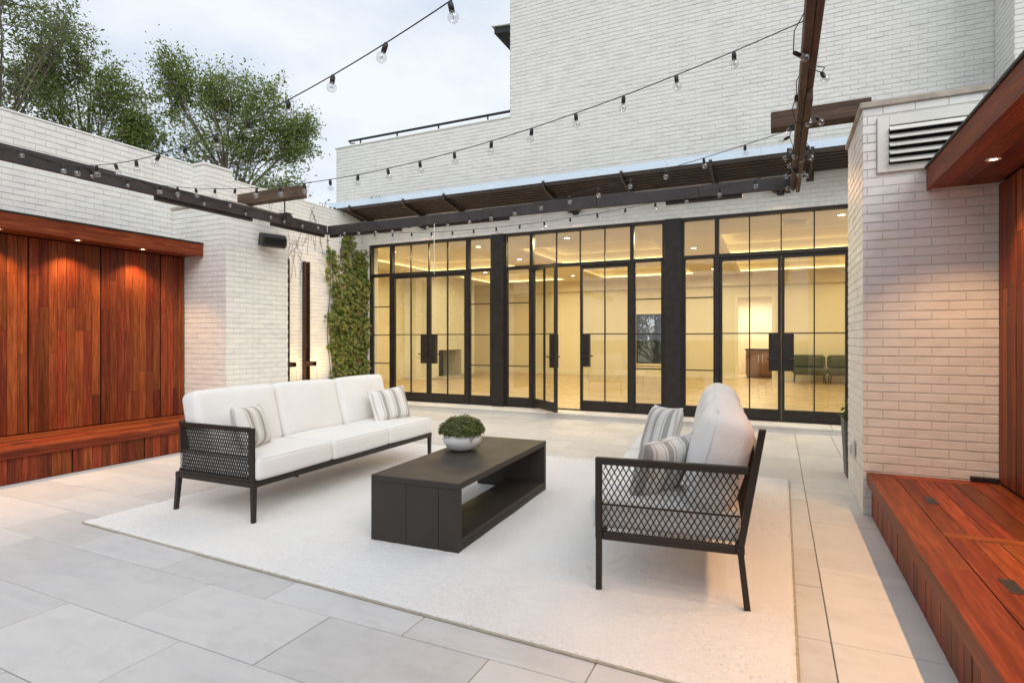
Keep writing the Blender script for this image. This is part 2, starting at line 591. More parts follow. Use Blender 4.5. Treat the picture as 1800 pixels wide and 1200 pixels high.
# ------------------------------------------------------------------ brickwork
BL, BH, JT, VT = .2032, .0677, .009, .0045
class Bricks:
    """collects the bricks of one wall; the 300 that show largest become objects, the rest one joined part"""
    def __init__(s, parent):
        s.parent, s.items = parent, []
    def face(s, o, u, n, width, z0, z1, holes=(), phase=0.0, c0=0):
        o, u, n = Vector(o), Vector(u), Vector(n)
        rows = int(round((z1 - z0) / BH))
        for r in range(rows):
            a, b = z0 + r * BH + JT / 2, z0 + (r + 1) * BH - JT / 2
            zc = (a + b) / 2
            x = -((phase + (.5 if (r + c0) % 2 else 0)) % 1) * BL
            while x < width:
                p, q = max(x + VT / 2, -.004), min(x + BL - VT / 2, width + .004)
                if x <= 0: p = max(p, -.004) if x + VT / 2 > 0 else -.004
                if x + BL >= width: q = width + .004
                x += BL
                spans = [(p, q)]
                for (h0, h1, g0, g1) in holes:
                    if g0 - .01 < zc < g1 + .01:
                        ns = []
                        for (i, j) in spans:
                            if j <= h0 or i >= h1: ns.append((i, j))
                            else:
                                if i < h0: ns.append((i, h0))
                                if j > h1: ns.append((h1, j))
                        spans = ns
                for (i, j) in spans:
                    if j - i > .02:
                        c = o + u * ((i + j) / 2) + Vector((0, 0, zc)) + n * (random.uniform(-.0016, .0014))
                        s.items.append((c, j - i, b - a, u, n))
    @staticmethod
    def local(w, h, d=.0045, ch=.0022):
        a, b, c, e = w / 2, h / 2, w / 2 - ch, h / 2 - ch
        return np.array([(-a, 0, -b), (a, 0, -b), (a, 0, b), (-a, 0, b), (-c, -d, -e), (c, -d, -e), (c, -d, e), (-c, -d, e)])
    Q = np.array([(4, 5, 6, 7), (0, 1, 5, 4), (1, 2, 6, 5), (2, 3, 7, 6), (3, 0, 4, 7)])
    def build(s, most=300):
        def size(it):
            p = project(it[0])
            if not p or not (-20 < p[0] < 1820 and -20 < p[1] < 1220):
                return 0
            view = (Vector((0, 0, CAM_H)) - it[0]).normalized().dot(it[4])
            return max(0, view) * it[1] * it[2] / p[2] ** 2
        order = sorted(s.items, key=size, reverse=True)
        for (c, w, h, u, n) in order[:most]:
            w = round(w, 3)
            key = ('brick', w, round(h, 3))
            if key not in _boxes:
                _boxes[key] = npmesh('brick', s.local(w, h), s.Q, 'brick_paint')
            ang = math.atan2(u.y, u.x)
            link('brick', _boxes[key], s.parent, c, (0, 0, ang))
        rest = order[most:]
        if rest:
            V, F = [], []
            for i, (c, w, h, u, n) in enumerate(rest):
                L = s.local(w, h)
                P = np.array(c) + L[:, :1] * np.array(u) + L[:, 1:2] * (-np.array(n)) + L[:, 2:] * np.array((0, 0, 1.0))
                # keep the winding outward: local y runs against the normal
                V.append(P)
                F.append(s.Q + 8 * i)
            o = link('brick_courses', npmesh('brick_courses', np.vstack(V), np.vstack(F), 'brick_paint'), s.parent)
            o['kind'] = 'stuff'

# ================================================================== SETTING
# ground beyond the court
gm = MB()
gm.add([(-500, -500, -.12), (500, -500, -.12), (500, 500, -.12), (-500, 500, -.12)], [(0, 1, 2, 3)])
tag(gm.obj('ground', 'earth'), kind='structure')

# patio: bed with every paver on it
pat = MB().box(-7.9, 3.2, -4.2, 9.45, -.10, -.012).obj('patio', 'paver_joint')
tag(pat, kind='structure')
def paver(x0, x1, y0, y1):
    g = .0026
    z = random.uniform(-.0012, .0012)
    key = ('paver', round(x1 - x0, 3), round(y1 - y0, 3))
    if key not in _boxes:
        dx, dy = (x1 - x0) / 2 - g, (y1 - y0) / 2 - g
        _boxes[key] = MB().box(-dx, dx, -dy, dy, -.02, 0, .002).mesh('paver', 'paver_stone')
    link('paver', _boxes[key], pat, ((x0 + x1) / 2, (y0 + y1) / 2, z))
ROW, LEN = .4545, .868
XL, XR = -6.47, -.25
y = 1.68 - 9 * ROW
r = -9
while y < 9.08:
    y1 = min(y + ROW, 9.12)
    off = -2.843 if r % 2 == 0 else -2.425
    k = math.floor((XL - off) / LEN)
    x = off + k * LEN
    while x < XR - .01:
        a, b = max(x, XL), min(x + LEN, XR)
        if b - a > .03:
            paver(a, b, y, y1)
        x += LEN
    y += ROW
    r += 1
yy = 2.90 - 11 * .61
while yy < 9.1:
    a, b = max(yy, -2.4), min(yy + .61, 9.12)
    if b - a > .03: paver(XR, .213, a, b)
    yy += .61
yy = 2.90 - 6 * .92
while yy < 9.1:
    a, b = max(yy, -2.4), min(yy + .92, 9.12)
    if b - a > .03: paver(.213, .655, a, b)
    yy += .92
yy = 6.16
while yy < 9.1:
    b = min(yy + .92, 9.12)
    paver(.655, 1.5, yy, b)
    paver(1.5, 2.5, yy, b)
    yy += .92
yy = 6.1                         # strip beside the fountain basin
while yy < 9.1:
    b = min(yy + .92, 9.12)
    paver(-7.1, XL, yy, b)
    yy += .92

# stone step along the doors
st = MB().box(-7.86, 1.9, 9.13, 9.50, -.05, .062, .006).obj('door_step', 'plaster')
tag(st, kind='structure')
x = -7.86
while x < 1.88:
    x2 = min(x + 1.22, 1.9)
    piece('coping_slab', x + .002, x2 - .002, 9.10, 9.50, .062, .10, 'cap_stone' if False else 'plaster', st, .006)
    x = x2

# ================================================================== HOUSE
YF = 9.45
house = thing('house', 'tall white painted brick house behind the courtyard with flat parapet roof', 'house', (-2, YF, 0))
cm = MB()
cm.box(-8.58, -7.71, YF, YF + .25, 0, 3.29)              # left jamb wall
cm.box(1.55, 7.0, YF, YF + .25, 0, 3.29)                 # right of the doors
cm.box(-8.58, 7.0, YF, YF + .25, 3.29, 5.41)             # wall above the doors
cm.obj('front_wall', 'brick_joint', house)
MB().box(-4.46, 7.0, YF, YF + 9.6, 5.41, 8.8).obj('upper_storey', 'brick_joint', house)
MB().box(-4.46, -4.2, YF + .25, YF + 9.6, 4.0, 5.41).obj('side_wall', 'brick_joint', house)
MB().box(6.75, 7.0, YF + .25, YF + 9.6, 0, 5.41).obj('side_wall', 'brick_joint', house)
MB().box(-8.58, -8.33, YF + .25, YF + 9.6, 4.0, 5.41).obj('terrace_wall', 'brick_joint', house)
MB().box(-10.8, 6.75, YF + .25, YF + 9.75, 3.72, 3.9).obj('roof_slab', 'roof_membrane', house)
MB().box(-8.62, -4.46, YF - .012, YF + .30, 5.41, 5.445, .006).obj('parapet_coping', 'louvre_paint', house)
MB().box(-4.52, 7.05, YF - .03, YF + 9.7, 8.8, 8.86, .01).obj('roof_coping', 'louvre_paint', house)
B = Bricks(house)
hole = [(-7.71 + 8.58, 1.55 + 8.58, 0, 3.29)]
B.face((-8.58, YF, 0), (1, 0, 0), (0, -1, 0), 15.58, 3.29, 5.405, phase=.2)
B.face((-4.46, YF, 0), (1, 0, 0), (0, -1, 0), 11.46, 3.29 + 31 * BH, 8.78, phase=.45, c0=1)
B.face((1.55, YF, 0), (1, 0, 0), (0, -1, 0), 3.0, 0.0, 3.27, phase=.3)
B.face((-4.46, YF + 3.0, 0), (0, -1, 0), (-1, 0, 0), 3.0, 5.42, 8.78)
B.face((-8.58, YF + 2.0, 0), (0, -1, 0), (-1, 0, 0), 2.0, 4.0, 5.405)
# smooth plaster reveal beside the doors
MB().box(-7.885, -7.715, YF - .012, YF - .002, .1, 3.35, .003).obj('plaster_reveal', 'plaster', house)
B.build()
# brick pier on the upper right
pier = thing('chimney_pier', 'white brick chimney pier standing out from the tall house wall', 'chimney', (3.3, 9.1, 0))
MB().box(2.57, 4.1, 8.76, YF - .012, 0, 8.8).obj('pier_core', 'brick_joint', pier)
MB().box(2.53, 4.14, 8.72, YF - .012, 8.8, 8.88, .01).obj('pier_cap', 'cap_stone', pier)
B = Bricks(pier)
B.face((2.57, YF - .03, 0), (0, -1, 0), (-1, 0, 0), .66, 3.0, 8.75)
B.face((2.57, 8.76, 0), (1, 0, 0), (0, -1, 0), 1.53, 3.0, 8.75, phase=.5)
B.build()

# roof terrace railing
rail = thing('terrace_railing', 'dark metal handrail along the low white parapet roof', 'railing', (-6.4, YF + .14, 5.445))
MB().box(-8.36, -4.47, YF + .11, YF + .17, 5.575, 5.605, .004).obj('handrail', 'railing_metal', rail)
for px in (-8.05, -7.1, -6.1, -5.0):
    MB().box(px - .012, px + .012, YF + .13, YF + .15, 5.44, 5.576).obj('post', 'railing_metal', rail)
MB().tube([(-8.36, YF + .14, 5.585), (-8.30, YF + .14, 5.53), (-8.2, YF + .14, 5.53)], .012, 6).obj('handrail_return', 'railing_metal', rail)
# small awning round the corner of the tall wall
aw = thing('side_awning', 'small dark bracketed awning on the side of the tall house wall', 'awning', (-4.47, 10.0, 6.6))
def tz(p): return (p[0], p[1], p[2] + (p[0] + 4.47) * -.10)
MB().box(-4.85, -4.47, 9.56, 10.9, 7.05, 7.17, .005, tf=tz).obj('awning_fascia', 'railing_metal', aw)
MB().box(-4.89, -4.47, 9.52, 10.95, 7.172, 7.186, 0, tf=tz).obj('awning_sheet', 'louvre_paint', aw)
for yb in (9.62, 10.2, 10.8):
    MB().tube([(-4.78, yb, 7.07), (-4.49, yb, 6.70)], .022, 4).tube([(-4.49, yb, 6.62), (-4.49, yb, 7.05)], .02, 4).obj('bracket', 'railing_metal', aw)

# ------------------------------------------------------------------ slatted awning above the doors
awn = thing('slatted_awning', 'long dark slatted awning with clear sheet roof above the glass doors', 'awning', (-3, 9.1, 3.8))
def az(yv): return 3.80 + (YF - yv) * .17
AX0, AX1 = -8.02, 2.4
for i in range(7):
    y0 = 9.40 - i * .098
    z = az(y0)
    piece('slat', AX0, AX1, y0 - .042, y0 + .042, z - .012, z + .012, 'slat_metal', awn, .003)
piece('slat', AX0, AX1, 8.77, 8.80, az(8.79) - .03, az(8.79) + .03, 'slat_metal', awn, .003)
def ay(p): return (p[0], p[1], p[2] + az(p[1]))
xs = [-8.0, -7.62, -6.35, -5.46, -3.53, -2.22, -.9, .42, 1.75]
for bx in xs:
    MB().box(bx - .02, bx + .02, 8.74, 9.44, -.075, -.018, .003, tf=ay).obj('bracket_arm', 'slat_metal', awn)
    MB().box(bx - .022, bx + .022, 8.735, 8.765, -.075, .05, .003, tf=ay).obj('bracket_nose', 'slat_metal', awn)
    MB().box(bx - .05, bx + .05, 9.425, 9.441, -.14, .02, .003, tf=ay).obj('wall_plate', 'slat_metal', awn)
x = AX0
while x < AX1 - .1:
    x2 = min(x + 1.30, AX1)
    MB().box(x + .003, x2 - .003, 8.56, 9.44, .036, .044, 0, tf=ay).obj('roof_sheet', 'clear_sheet', awn)
    x = x2
for fx, lab in ((-6.29, 'dark twin flood light above the doors beside the ivy'), (-3.19, 'dark twin flood light above the open door'),
                (.03, 'dark twin flood light above the doors next to the right pillar')):
    fl = thing('flood_light', lab, 'light', (fx, 9.40, 3.55))
    ld = bpy.data.lights.new('added_flood_fill', 'SPOT')  # added warm fill; the fixtures look unlit, this tints walls and paving nearby
    ld.energy = 75
    ld.spot_size = R(165)
    ld.spot_blend = 1.0
    ld.color = (1, .58, .31)
    ld.shadow_soft_size = .08
    lo = bpy.data.objects.new('added_flood_fill', ld)
    COL.objects.link(lo)
    lo.parent = fl
    lo.location = (0, -.17, -.06)
    lo.rotation_euler = (R(-35), 0, 0)
    MB().box(fx - .05, fx + .05, 9.40, 9.44, 3.50, 3.60, .01).obj('base', 'black_plastic', fl)
    for s_ in (-1, 1):
        m = MB()
        m.lathe([(.002, 0), (.03, .0), (.045, .05), (.055, .10), (.05, .105), (.002, .10)], 14)
        mm = Matrix.Translation((fx + s_ * .06, 9.39, 3.55)) @ Matrix.Rotation(R(55), 4, 'X') @ Matrix.Rotation(R(s_ * 25), 4, 'Y')
        m.v = [tuple(mm @ Vector(p)) for p in m.v]
        m.obj('lamp_head', 'black_plastic', fl, True)

# ------------------------------------------------------------------ glazed door bays
YD = 9.52
def leaf_parts(parent, W, H, handle_right, mat='bronze_frame', sub=True):
    """builds a door leaf in its own space: hinge edge at x=0, leaf runs to x=W, front at y=-.028"""
    t = .028
    st_, tr_, br_ = .045, .05, .16
    m = MB()
    m.box(0, st_, -t, t, 0, H, .003)
    m.box(W - st_, W, -t, t, 0, H, .003)
    m.box(st_, W - st_, -t + .002, t - .002, 0, br_, .003)
    m.box(st_, W - st_, -t + .002, t - .002, H - tr_, H, .003)
    leaf = m.obj('door_leaf', mat, parent, local=True)
    g0, g1 = st_, W - st_
    xm = (g0 + g1) / 2
    zm = 1.43 - .115
    MB().box(xm - .009, xm + .009, -.020, .020, br_, H - tr_, .002).obj('muntin', mat, leaf, local=True)
    MB().box(g0, xm - .009, -.018, .018, zm - .009, zm + .009, .002).obj('muntin', mat, leaf, local=True)
    MB().box(xm + .009, g1, -.018, .018, zm - .009, zm + .009, .002).obj('muntin', mat, leaf, local=True)
    for (a, b) in ((g0, xm - .009), (xm + .009, g1)):
        for (c, d) in ((br_, zm - .009), (zm + .009, H - tr_)):
            MB().box(a, b, -.003, .003, c, d).obj('glass_pane', 'window_glass', leaf, local=True)
    # broad lock plate and lever, both sides
    px = (W - .172, W - .010)
    p = MB()
    p.box(px[0], px[1], -.046, .046, .745, 1.308, .004)
    p.obj('lock_plate', mat, leaf, local=True)
    h = MB()
    for sgn in (-1, 1):
        h.tube([(W - .05, sgn * .044, .93), (W - .05, sgn * .085, .93), (W - .06, sgn * .092, .93), (W - .195, sgn * .092, .93)], .011, 8)
        h.lathe([(.024, -.004), (.024, .004)], 12, (W - .05, sgn * .05, .93))
        h.tube([(W - .05, sgn * .045, 1.03), (W - .05, sgn * .058, 1.03)], .02, 10)
    h.obj('lever_handle', 'black_plastic', leaf, True, local=True)
    for hz in (.25, 1.2, 2.2):
        MB().tube([(-.004, -.034, hz - .05), (-.004, -.034, hz + .05)], .011, 8).obj('hinge', 'black_plastic', leaf, local=True)
    return leaf

def door_bay(x0, x1, label, open_left=0.0):
    bay = thing('glazed_door_bay', label, 'door', (x0, YD, .1), 0, 'glazed steel door bays of the house')
    WMb = bay
    Wd = x1 - x0
    H, TB = 3.19, 2.555       # overall height, transom bar centre (from the sill)
    SW = .545                 # sidelight width
    f = .035
    T = .05
    L = lambda m, n, mat='bronze_frame', p=bay: m.obj(n, mat, p, local=True)
    L(MB().box(0, .045, -T, T, 0, H, .003), 'frame_jamb')
    L(MB().box(Wd - .045, Wd, -T, T, 0, H, .003), 'frame_jamb')
    L(MB().box(.045, Wd - .045, -T + .002, T - .002, H - .05, H, .003), 'frame_head')
    L(MB().box(.045, Wd - .045, -T + .004, T + .03, 0, .018, .003), 'threshold')
    L(MB().box(.045, Wd - .045, -T + .002, T - .002, TB - .03, TB + .03, .003), 'transom_bar')
    for xm in (SW, Wd - SW):
        L(MB().box(xm - .032, xm + .032, -T + .001, T - .001, .018, TB - .03, .003), 'mullion')
        L(MB().box(xm - .032, xm + .032, -T + .001, T - .001, TB + .03, H - .05, .003), 'mullion')
    # transom lights
    cuts = [.045, SW - .032, SW + .032]
    dw = (Wd - 2 * SW) / 4
    for (a, b, n) in ((.045, SW - .032, 1), (SW + .032, Wd - SW - .032, 4), (Wd - SW + .032, Wd - .045, 1)):
        step = (b - a) / n
        for i in range(n):
            L(MB().box(a + i * step + (.009 if i else 0), a + (i + 1) * step - (.009 if i < n - 1 else 0), -.003, .003, TB + .03, H - .05), 'glass_pane', 'window_glass')
            if i:
                L(MB().box(a + i * step - .009, a + i * step + .009, -.022, .022, TB + .03, H - .05, .002), 'muntin')
    # sidelights
    for (a, b) in ((.045, SW - .032), (Wd - SW + .032, Wd - .045)):
        fr = MB().box(a, b, -.03, .03, .018, .178, .003)
        L(fr, 'sidelight_rail')
        L(MB().box(a, a + .022, -.03, .03, .178, TB - .03, .002).box(b - .022, b, -.03, .03, .178, TB - .03, .002), 'sidelight_stile')
        zs = [.178, .75, 1.33, 1.91, TB - .03]
        for i in range(4):
            L(MB().box(a + .022, b - .022, -.003, .003, zs[i] + (.009 if i else 0), zs[i + 1] - (.009 if i < 3 else 0)), 'glass_pane', 'window_glass')
            if i:
                L(MB().box(a + .022, b - .022, -.02, .02, zs[i] - .009, zs[i] + .009, .002), 'muntin')
    # two leaves: each on its own pivot, built straight under the bay
    LW = (Wd - 2 * SW - .064) / 2 - .003
    LH = TB - .03 - .024
    for side in (0, 1):
        hx = SW + .034 if side == 0 else Wd - SW - .034
        ang = -open_left if side == 0 else 0
        leaf = leaf_parts(bay, LW, LH, side == 0)
        hy = -.03 if (side == 0 and open_left) else 0
        m = Matrix.Translation((hx, hy, .021)) @ Matrix.Rotation(ang if side == 0 else math.pi, 4, 'Z')
        leaf.location = m.to_translation()
        leaf.rotation_euler = m.to_euler()
        WM[leaf] = WM[bay] @ m
    return bay
door_bay(-7.712, -4.838, 'glazed steel door bay beside the ivy, both leaves shut')
door_bay(-4.60, -1.678, 'glazed steel door bay with its left leaf standing open', R(41))
door_bay(-1.424, 1.498, 'glazed steel door bay next to the right brick pillar')
for (a, b, lab) in ((-4.836, -4.602, 'dark steel pier between the ivy side doors and the open door bay'),
                    (-1.676, -1.426, 'dark steel pier between the open door bay and the pillar side doors')):
    s_ = thing('steel_pier', lab, 'column', ((a + b) / 2, YD, .1))
    MB().box(a, b, YD - .10, YD + .06, .10, 3.29, .004).obj('pier_post', 'bronze_frame', s_)
    MB().box(a - .02, a + .01, YD - .085, YD - .056, .10, 3.285, .002).box(b - .01, b + .02, YD - .085, YD - .056, .10, 3.285, .002).obj('edge_trim', 'bronze_frame', s_)

# ================================================================== ROOM BEHIND THE DOORS
ZF, ZC = .115, 3.30
X0, X1, Y0, Y1 = -10.4, 6.6, 9.72, 18.8
fl_ = MB().box(X0, X1, 9.58, Y1 + 3.2, ZF - .12, ZF - .012).obj('room_floor', 'floor_oak')
tag(fl_, kind='structure')
bw = .30
i = 0
yb = 9.58
while yb < Y1 - .05:
    y2 = min(yb + bw, Y1)
    MBn = piece('floor_board', X0 + .02, -2.2 + (i % 3) * .9, yb + .001, y2 - .001, ZF - .012, ZF, 'floor_oak', fl_, .001)
    MBn = piece('floor_board', -2.198 + (i % 3) * .9, X1 - .02, yb + .001, y2 - .001, ZF - .012, ZF, 'floor_oak', fl_, .001)
    yb = y2
    i += 1
# walls
def wallobj(name, m, mat='room_paint'):
    return tag(m.obj(name, mat), kind='structure')
WX0, WX1, WZ0, WZ1 = -4.27, -3.40, .54, 2.16       # window in the back wall
DX0, DX1, DZ = -1.13, -.18, 2.62                   # doorway in the back wall
bwm = MB()
bwm.box(X0, WX0, Y1, Y1 + .15, 0, 3.7).box(WX1, DX0, Y1, Y1 + .15, 0, 3.7).box(DX1, X1, Y1, Y1 + .15, 0, 3.7)
bwm.box(WX0, WX1, Y1, Y1 + .15, 0, WZ0).box(WX0, WX1, Y1, Y1 + .15, WZ1, 3.7).box(DX0, DX1, Y1, Y1 + .15, DZ, 3.7)
back = wallobj('wall_back', bwm)
wallobj('wall_left', MB().box(X0 - .15, X0, 9.70, Y1 + .15, 0, 3.7))
wallobj('wall_right', MB().box(X1, X1 + .14, 9.71, Y1 + .15, 0, 3.7))
wallobj('wall_front', MB().box(X0, -8.59, 9.70, 9.78, 0, 3.7).box(-8.57, -7.72, YF + .252, YF + .30, 0, 3.7).box(1.56, X1, YF + .252, YF + .30, 0, 3.7)
        .box(-7.72, 1.56, YF + .252, YF + .30, 3.30, 3.7))
# skirting and a low wainscot on the back wall
for (a, b) in ((X0 + .01, DX0 - .12), (DX1 + .12, X1 - .01)):
    MB().box(a, b, Y1 - .022, Y1 - .001, ZF, ZF + .20, .004).obj('skirting', 'room_trim', back)
# kitchen beyond the doorway
wallobj('kitchen_wall', MB().box(-2.6, 1.4, Y1 + 2.9, Y1 + 3.05, 0, 3.2).box(-2.75, -2.6, Y1 + .15, Y1 + 3.05, 0, 3.2).box(1.4, 1.55, Y1 + .15, Y1 + 3.05, 0, 3.2))
wallobj('kitchen_ceiling', MB().box(-2.75, 1.55, Y1 + .15, Y1 + 3.05, 3.0, 3.1), 'room_trim')
# ceiling with recessed trays
trays = [(-9.3, -6.3, 11.2, 14.2), (-5.2, -2.2, 11.2, 14.2), (-1.1, 1.9, 11.2, 14.2), (3.0, 5.6, 11.2, 14.2),
         (-9.3, -6.3, 15.4, 18.0), (-5.2, -2.2, 15.4, 18.0), (-1.1, 1.9, 15.4, 18.0), (3.0, 5.6, 15.4, 18.0)]
c = MB()
ys = [9.755, 11.2, 14.2, 15.4, 18.0, Y1]
for j in range(5):
    if j in (0, 2, 4):
        c.box(X0, X1, ys[j], ys[j + 1], ZC, ZC + .05)
    else:
        xs_ = [X0, -9.3, -6.3, -5.2, -2.2, -1.1, 1.9, 3.0, 5.6, X1]
        for k in range(0, 9, 2):
            c.box(xs_[k], xs_[k + 1], ys[j], ys[j + 1], ZC, ZC + .05)
ceil = wallobj('ceiling', c, 'room_ceiling')
MB().box(X0, X1, 9.76, Y1, 3.56, 3.62).obj('tray_ceiling', 'room_ceiling', ceil)
for (a, b, cc, d) in trays:
    tr = MB()
    tr.box(a - .02, a, cc - .02, d + .02, ZC + .05, 3.56).box(b, b + .02, cc - .02, d + .02, ZC + .05, 3.56)
    tr.box(a, b, cc - .02, cc, ZC + .05, 3.56).box(a, b, d, d + .02, ZC + .05, 3.56)
    tr.obj('tray_side', 'room_ceiling', ceil)
    e = thing('cove_light', 'glowing cove light strip round a recessed ceiling tray', 'light', ((a + b) / 2, (cc + d) / 2, 3.4), 0, 'cove lights in the ceiling trays')
    # lip that hides the strip, and the strip behind it
    lip = MB()
    for q in ((a, b, cc, cc + .10), (a, b, d - .10, d), (a, a + .10, cc + .10, d - .10), (b - .10, b, cc + .10, d - .10)):
        lip.box(q[0], q[1], q[2], q[3], ZC + .001, ZC + .03, .002)
    lip.obj('cove_lip', 'room_trim', e)
    s_ = MB()
    for q in ((a + .02, b - .02, cc + .01, cc + .05), (a + .02, b - .02, d - .05, d - .01), (a + .01, a + .05, cc + .06, d - .06), (b - .05, b - .01, cc + .06, d - .06)):
        s_.box(q[0], q[1], q[2], q[3], ZC + .032, ZC + .05)
    s_.obj('light_strip', 'cove_strip', e)
# soffit beam against the back wall
MB().box(X0, X1, Y1 - .35, Y1 - .001, 2.98, ZC - .001, .004).obj('soffit', 'room_ceiling', ceil)
vt = thing('ceiling_vent', 'square slotted vent grille in the room ceiling', 'vent', (.25, 10.6, ZC))
MB().box(.05, .45, 10.4, 10.8, ZC - .012, ZC - .001, .003).obj('vent_frame', 'room_trim', vt)
for k in range(6):
    MB().box(.08, .42, 10.44 + k * .058, 10.47 + k * .058, ZC - .018, ZC - .012).obj('vent_blade', 'room_ceiling', vt)

def lamp(name, label, cat, loc, watts, group, size=.05, spot=150, blend=.8, col=WARM, lens='lamp_lens', soft=.06):
    t = thing(name, label, cat, loc, 0, group)
    x, y, z = loc
    m = MB()
    m.lathe([(size, 0), (size + .018, 0), (size + .018, -.006), (size, -.006)], 20, (x, y, z))
    m.obj('trim_ring', 'room_trim', t)
    MB().lathe([(.0005, -.003), (size, -.003)], 20, (x, y, z)).obj('lamp_lens', lens, t)
    ld = bpy.data.lights.new('downlight_beam', 'SPOT')
    ld.energy = watts
    ld.spot_size = R(spot)
    ld.spot_blend = blend
    ld.color = col
    ld.shadow_soft_size = soft
    lo = bpy.data.objects.new('downlight_beam', ld)
    COL.objects.link(lo)
    lo.parent = t
    lo.location = (0, 0, -.012)
    return t
G = 'recessed downlights in the room ceiling'
for (lx, ly) in ((-9.8, 10.6), (-5.75, 10.6), (-1.65, 10.6), (2.4, 10.6), (-7.8, 10.4), (-3.7, 10.4), (.9, 10.3), (-5.75, 12.7), (-1.65, 12.7), (2.45, 12.7),
                 (-7.8, 14.8), (-3.7, 14.8), (.4, 14.8), (4.3, 14.8), (-5.75, 16.7), (-1.65, 16.7), (2.45, 16.7)):
    lamp('recessed_downlight', 'small glowing recessed downlight in the room ceiling', 'light', (lx, ly, ZC - .001), 115 if ly < 11 else 92, G, .055, 176, .2)
lamp('kitchen_downlight', 'bright downlight in the kitchen beyond the doorway', 'light', (-.7, Y1 + 1.5, 2.999), 420, None, .06, 165, .6, (1, .84, .55))

# window of the back wall
wd = thing('room_window', 'dark framed casement window in the back wall of the room', 'window', ((WX0 + WX1) / 2, Y1, WZ0))
MB().box(WX0 - .09, WX0, Y1 - .03, Y1 + .02, WZ0 - .02, WZ1 + .09, .004).box(WX1, WX1 + .09, Y1 - .03, Y1 + .02, WZ0 - .02, WZ1 + .09, .004) \
    .box(WX0, WX1, Y1 - .03, Y1 + .02, WZ1, WZ1 + .09, .004).obj('casing', 'room_trim', wd)
MB().box(WX0 - .13, WX1 + .13, Y1 - .07, Y1 - .001, WZ0 - .06, WZ0 - .021, .004).obj('sill', 'room_trim', wd)
MB().box(WX0 + .001, WX0 + .04, Y1 + .05, Y1 + .10, WZ0 + .001, WZ1 - .001).box(WX1 - .04, WX1 - .001, Y1 + .05, Y1 + .10, WZ0 + .001, WZ1 - .001) \
    .box(WX0 + .04, WX1 - .04, Y1 + .05, Y1 + .10, WZ0 + .001, WZ0 + .04).box(WX0 + .04, WX1 - .04, Y1 + .05, Y1 + .10, WZ1 - .04, WZ1 - .001).obj('sash', 'bronze_frame', wd)
MB().box(WX0 + .04, WX1 - .04, Y1 + .072, Y1 + .078, WZ0 + .04, WZ1 - .04).obj('glass_pane', 'window_glass', wd)
# door casing and open door
dcs = thing('doorway_casing', 'pale door casing round the bright kitchen doorway', 'door', ((DX0 + DX1) / 2, Y1, ZF))
MB().box(DX0 - .10, DX0, Y1 - .03, Y1 - .001, ZF, DZ + .10, .004).box(DX1, DX1 + .10, Y1 - .03, Y1 - .001, ZF, DZ + .10, .004) \
    .box(DX0, DX1, Y1 - .03, Y1 - .001, DZ, DZ + .10, .004).obj('casing', 'room_trim', dcs)
# cabinet
cb = thing('kitchen_cabinet', 'brown two door cabinet with dark counter in the kitchen', 'cabinet', (-.35, Y1 + 1.0, ZF))
MB().box(-.95, .35, Y1 + .9, Y1 + 1.5, ZF + .08, ZF + .88, .004).box(-.93, .33, Y1 + .95, Y1 + 1.48, ZF, ZF + .08).obj('carcass', 'cabinet_wood', cb)
for k in range(3):
    a = -.94 + k * .43
    d_ = MB().box(a + .005, a + .42, Y1 + .88, Y1 + .899, ZF + .10, ZF + .86, .004).obj('cabinet_door', 'cabinet_wood', cb)
    MB().tube([(a + (.37 if k != 1 else .05), Y1 + .865, ZF + .5), (a + (.37 if k != 1 else .05), Y1 + .865, ZF + .74)], .008, 6).obj('pull_handle', 'louvre_paint', d_)
MB().box(-.98, .38, Y1 + .86, Y1 + 1.52, ZF + .88, ZF + .92, .004).obj('counter', 'counter_stone', cb)
# chimney breast and fireplace on the left wall
fp = thing('fireplace', 'white brick chimney breast with open dark fireplace inside the room', 'fireplace', (-9.98, 15.8, ZF))
MB().box(X0 + .001, -9.6, 14.4, 15.1, ZF, ZC - .002).box(X0 + .001, -9.6, 16.5, 17.4, ZF, ZC - .002).box(X0 + .001, -9.6, 15.1, 16.5, 1.0, ZC - .002) \
    .obj('chimney_breast', 'brick_joint', fp)
MB().box(X0 + .001, -10.3, 15.1, 16.5, ZF, 1.0).obj('firebox', 'dark_void', fp)
MB().box(-9.6, -9.1, 14.6, 17.2, ZF, ZF + .06, .006).obj('hearth', 'cap_stone', fp)
B = Bricks(fp)
B.face((-9.6, 14.4, 0), (0, 1, 0), (1, 0, 0), 3.0, ZF, ZC - .03, holes=[(.7, 2.1, 0, 1.0)])
B.face((X0 + .01, 14.4, 0), (1, 0, 0), (0, -1, 0), .78, ZF, ZC - .03)
B.build(0)
# green lounge chairs
def lounge(x, label):
    t = thing('lounge_chair', label, 'chair', (x, 18.0, ZF), 0, 'green lounge chairs against the back wall')
    s_ = MB().box(-.42, .42, -.36, .36, .24, .42, .05).obj('seat', 'green_fabric', t, local=True)
    MB().box(-.42, .42, .22, .42, .40, .78, .06).obj('backrest', 'green_fabric', t, local=True)
    MB().box(-.36, .30, .08, .24, .43, .74, .06).obj('back_cushion', 'green_fabric', t, local=True)
    for sx in (-.36, .36):
        for sy in (-.30, .34):
            MB().tube([(sx, sy, .26), (sx * 1.06, sy * 1.06, 0)], [.016, .010], 6).obj('leg', 'black_plastic', t, local=True)
lounge(.78, 'dark green armless lounge chair beside the kitchen doorway in the room')
lounge(1.66, 'dark green armless lounge chair set away from the kitchen doorway in the room')

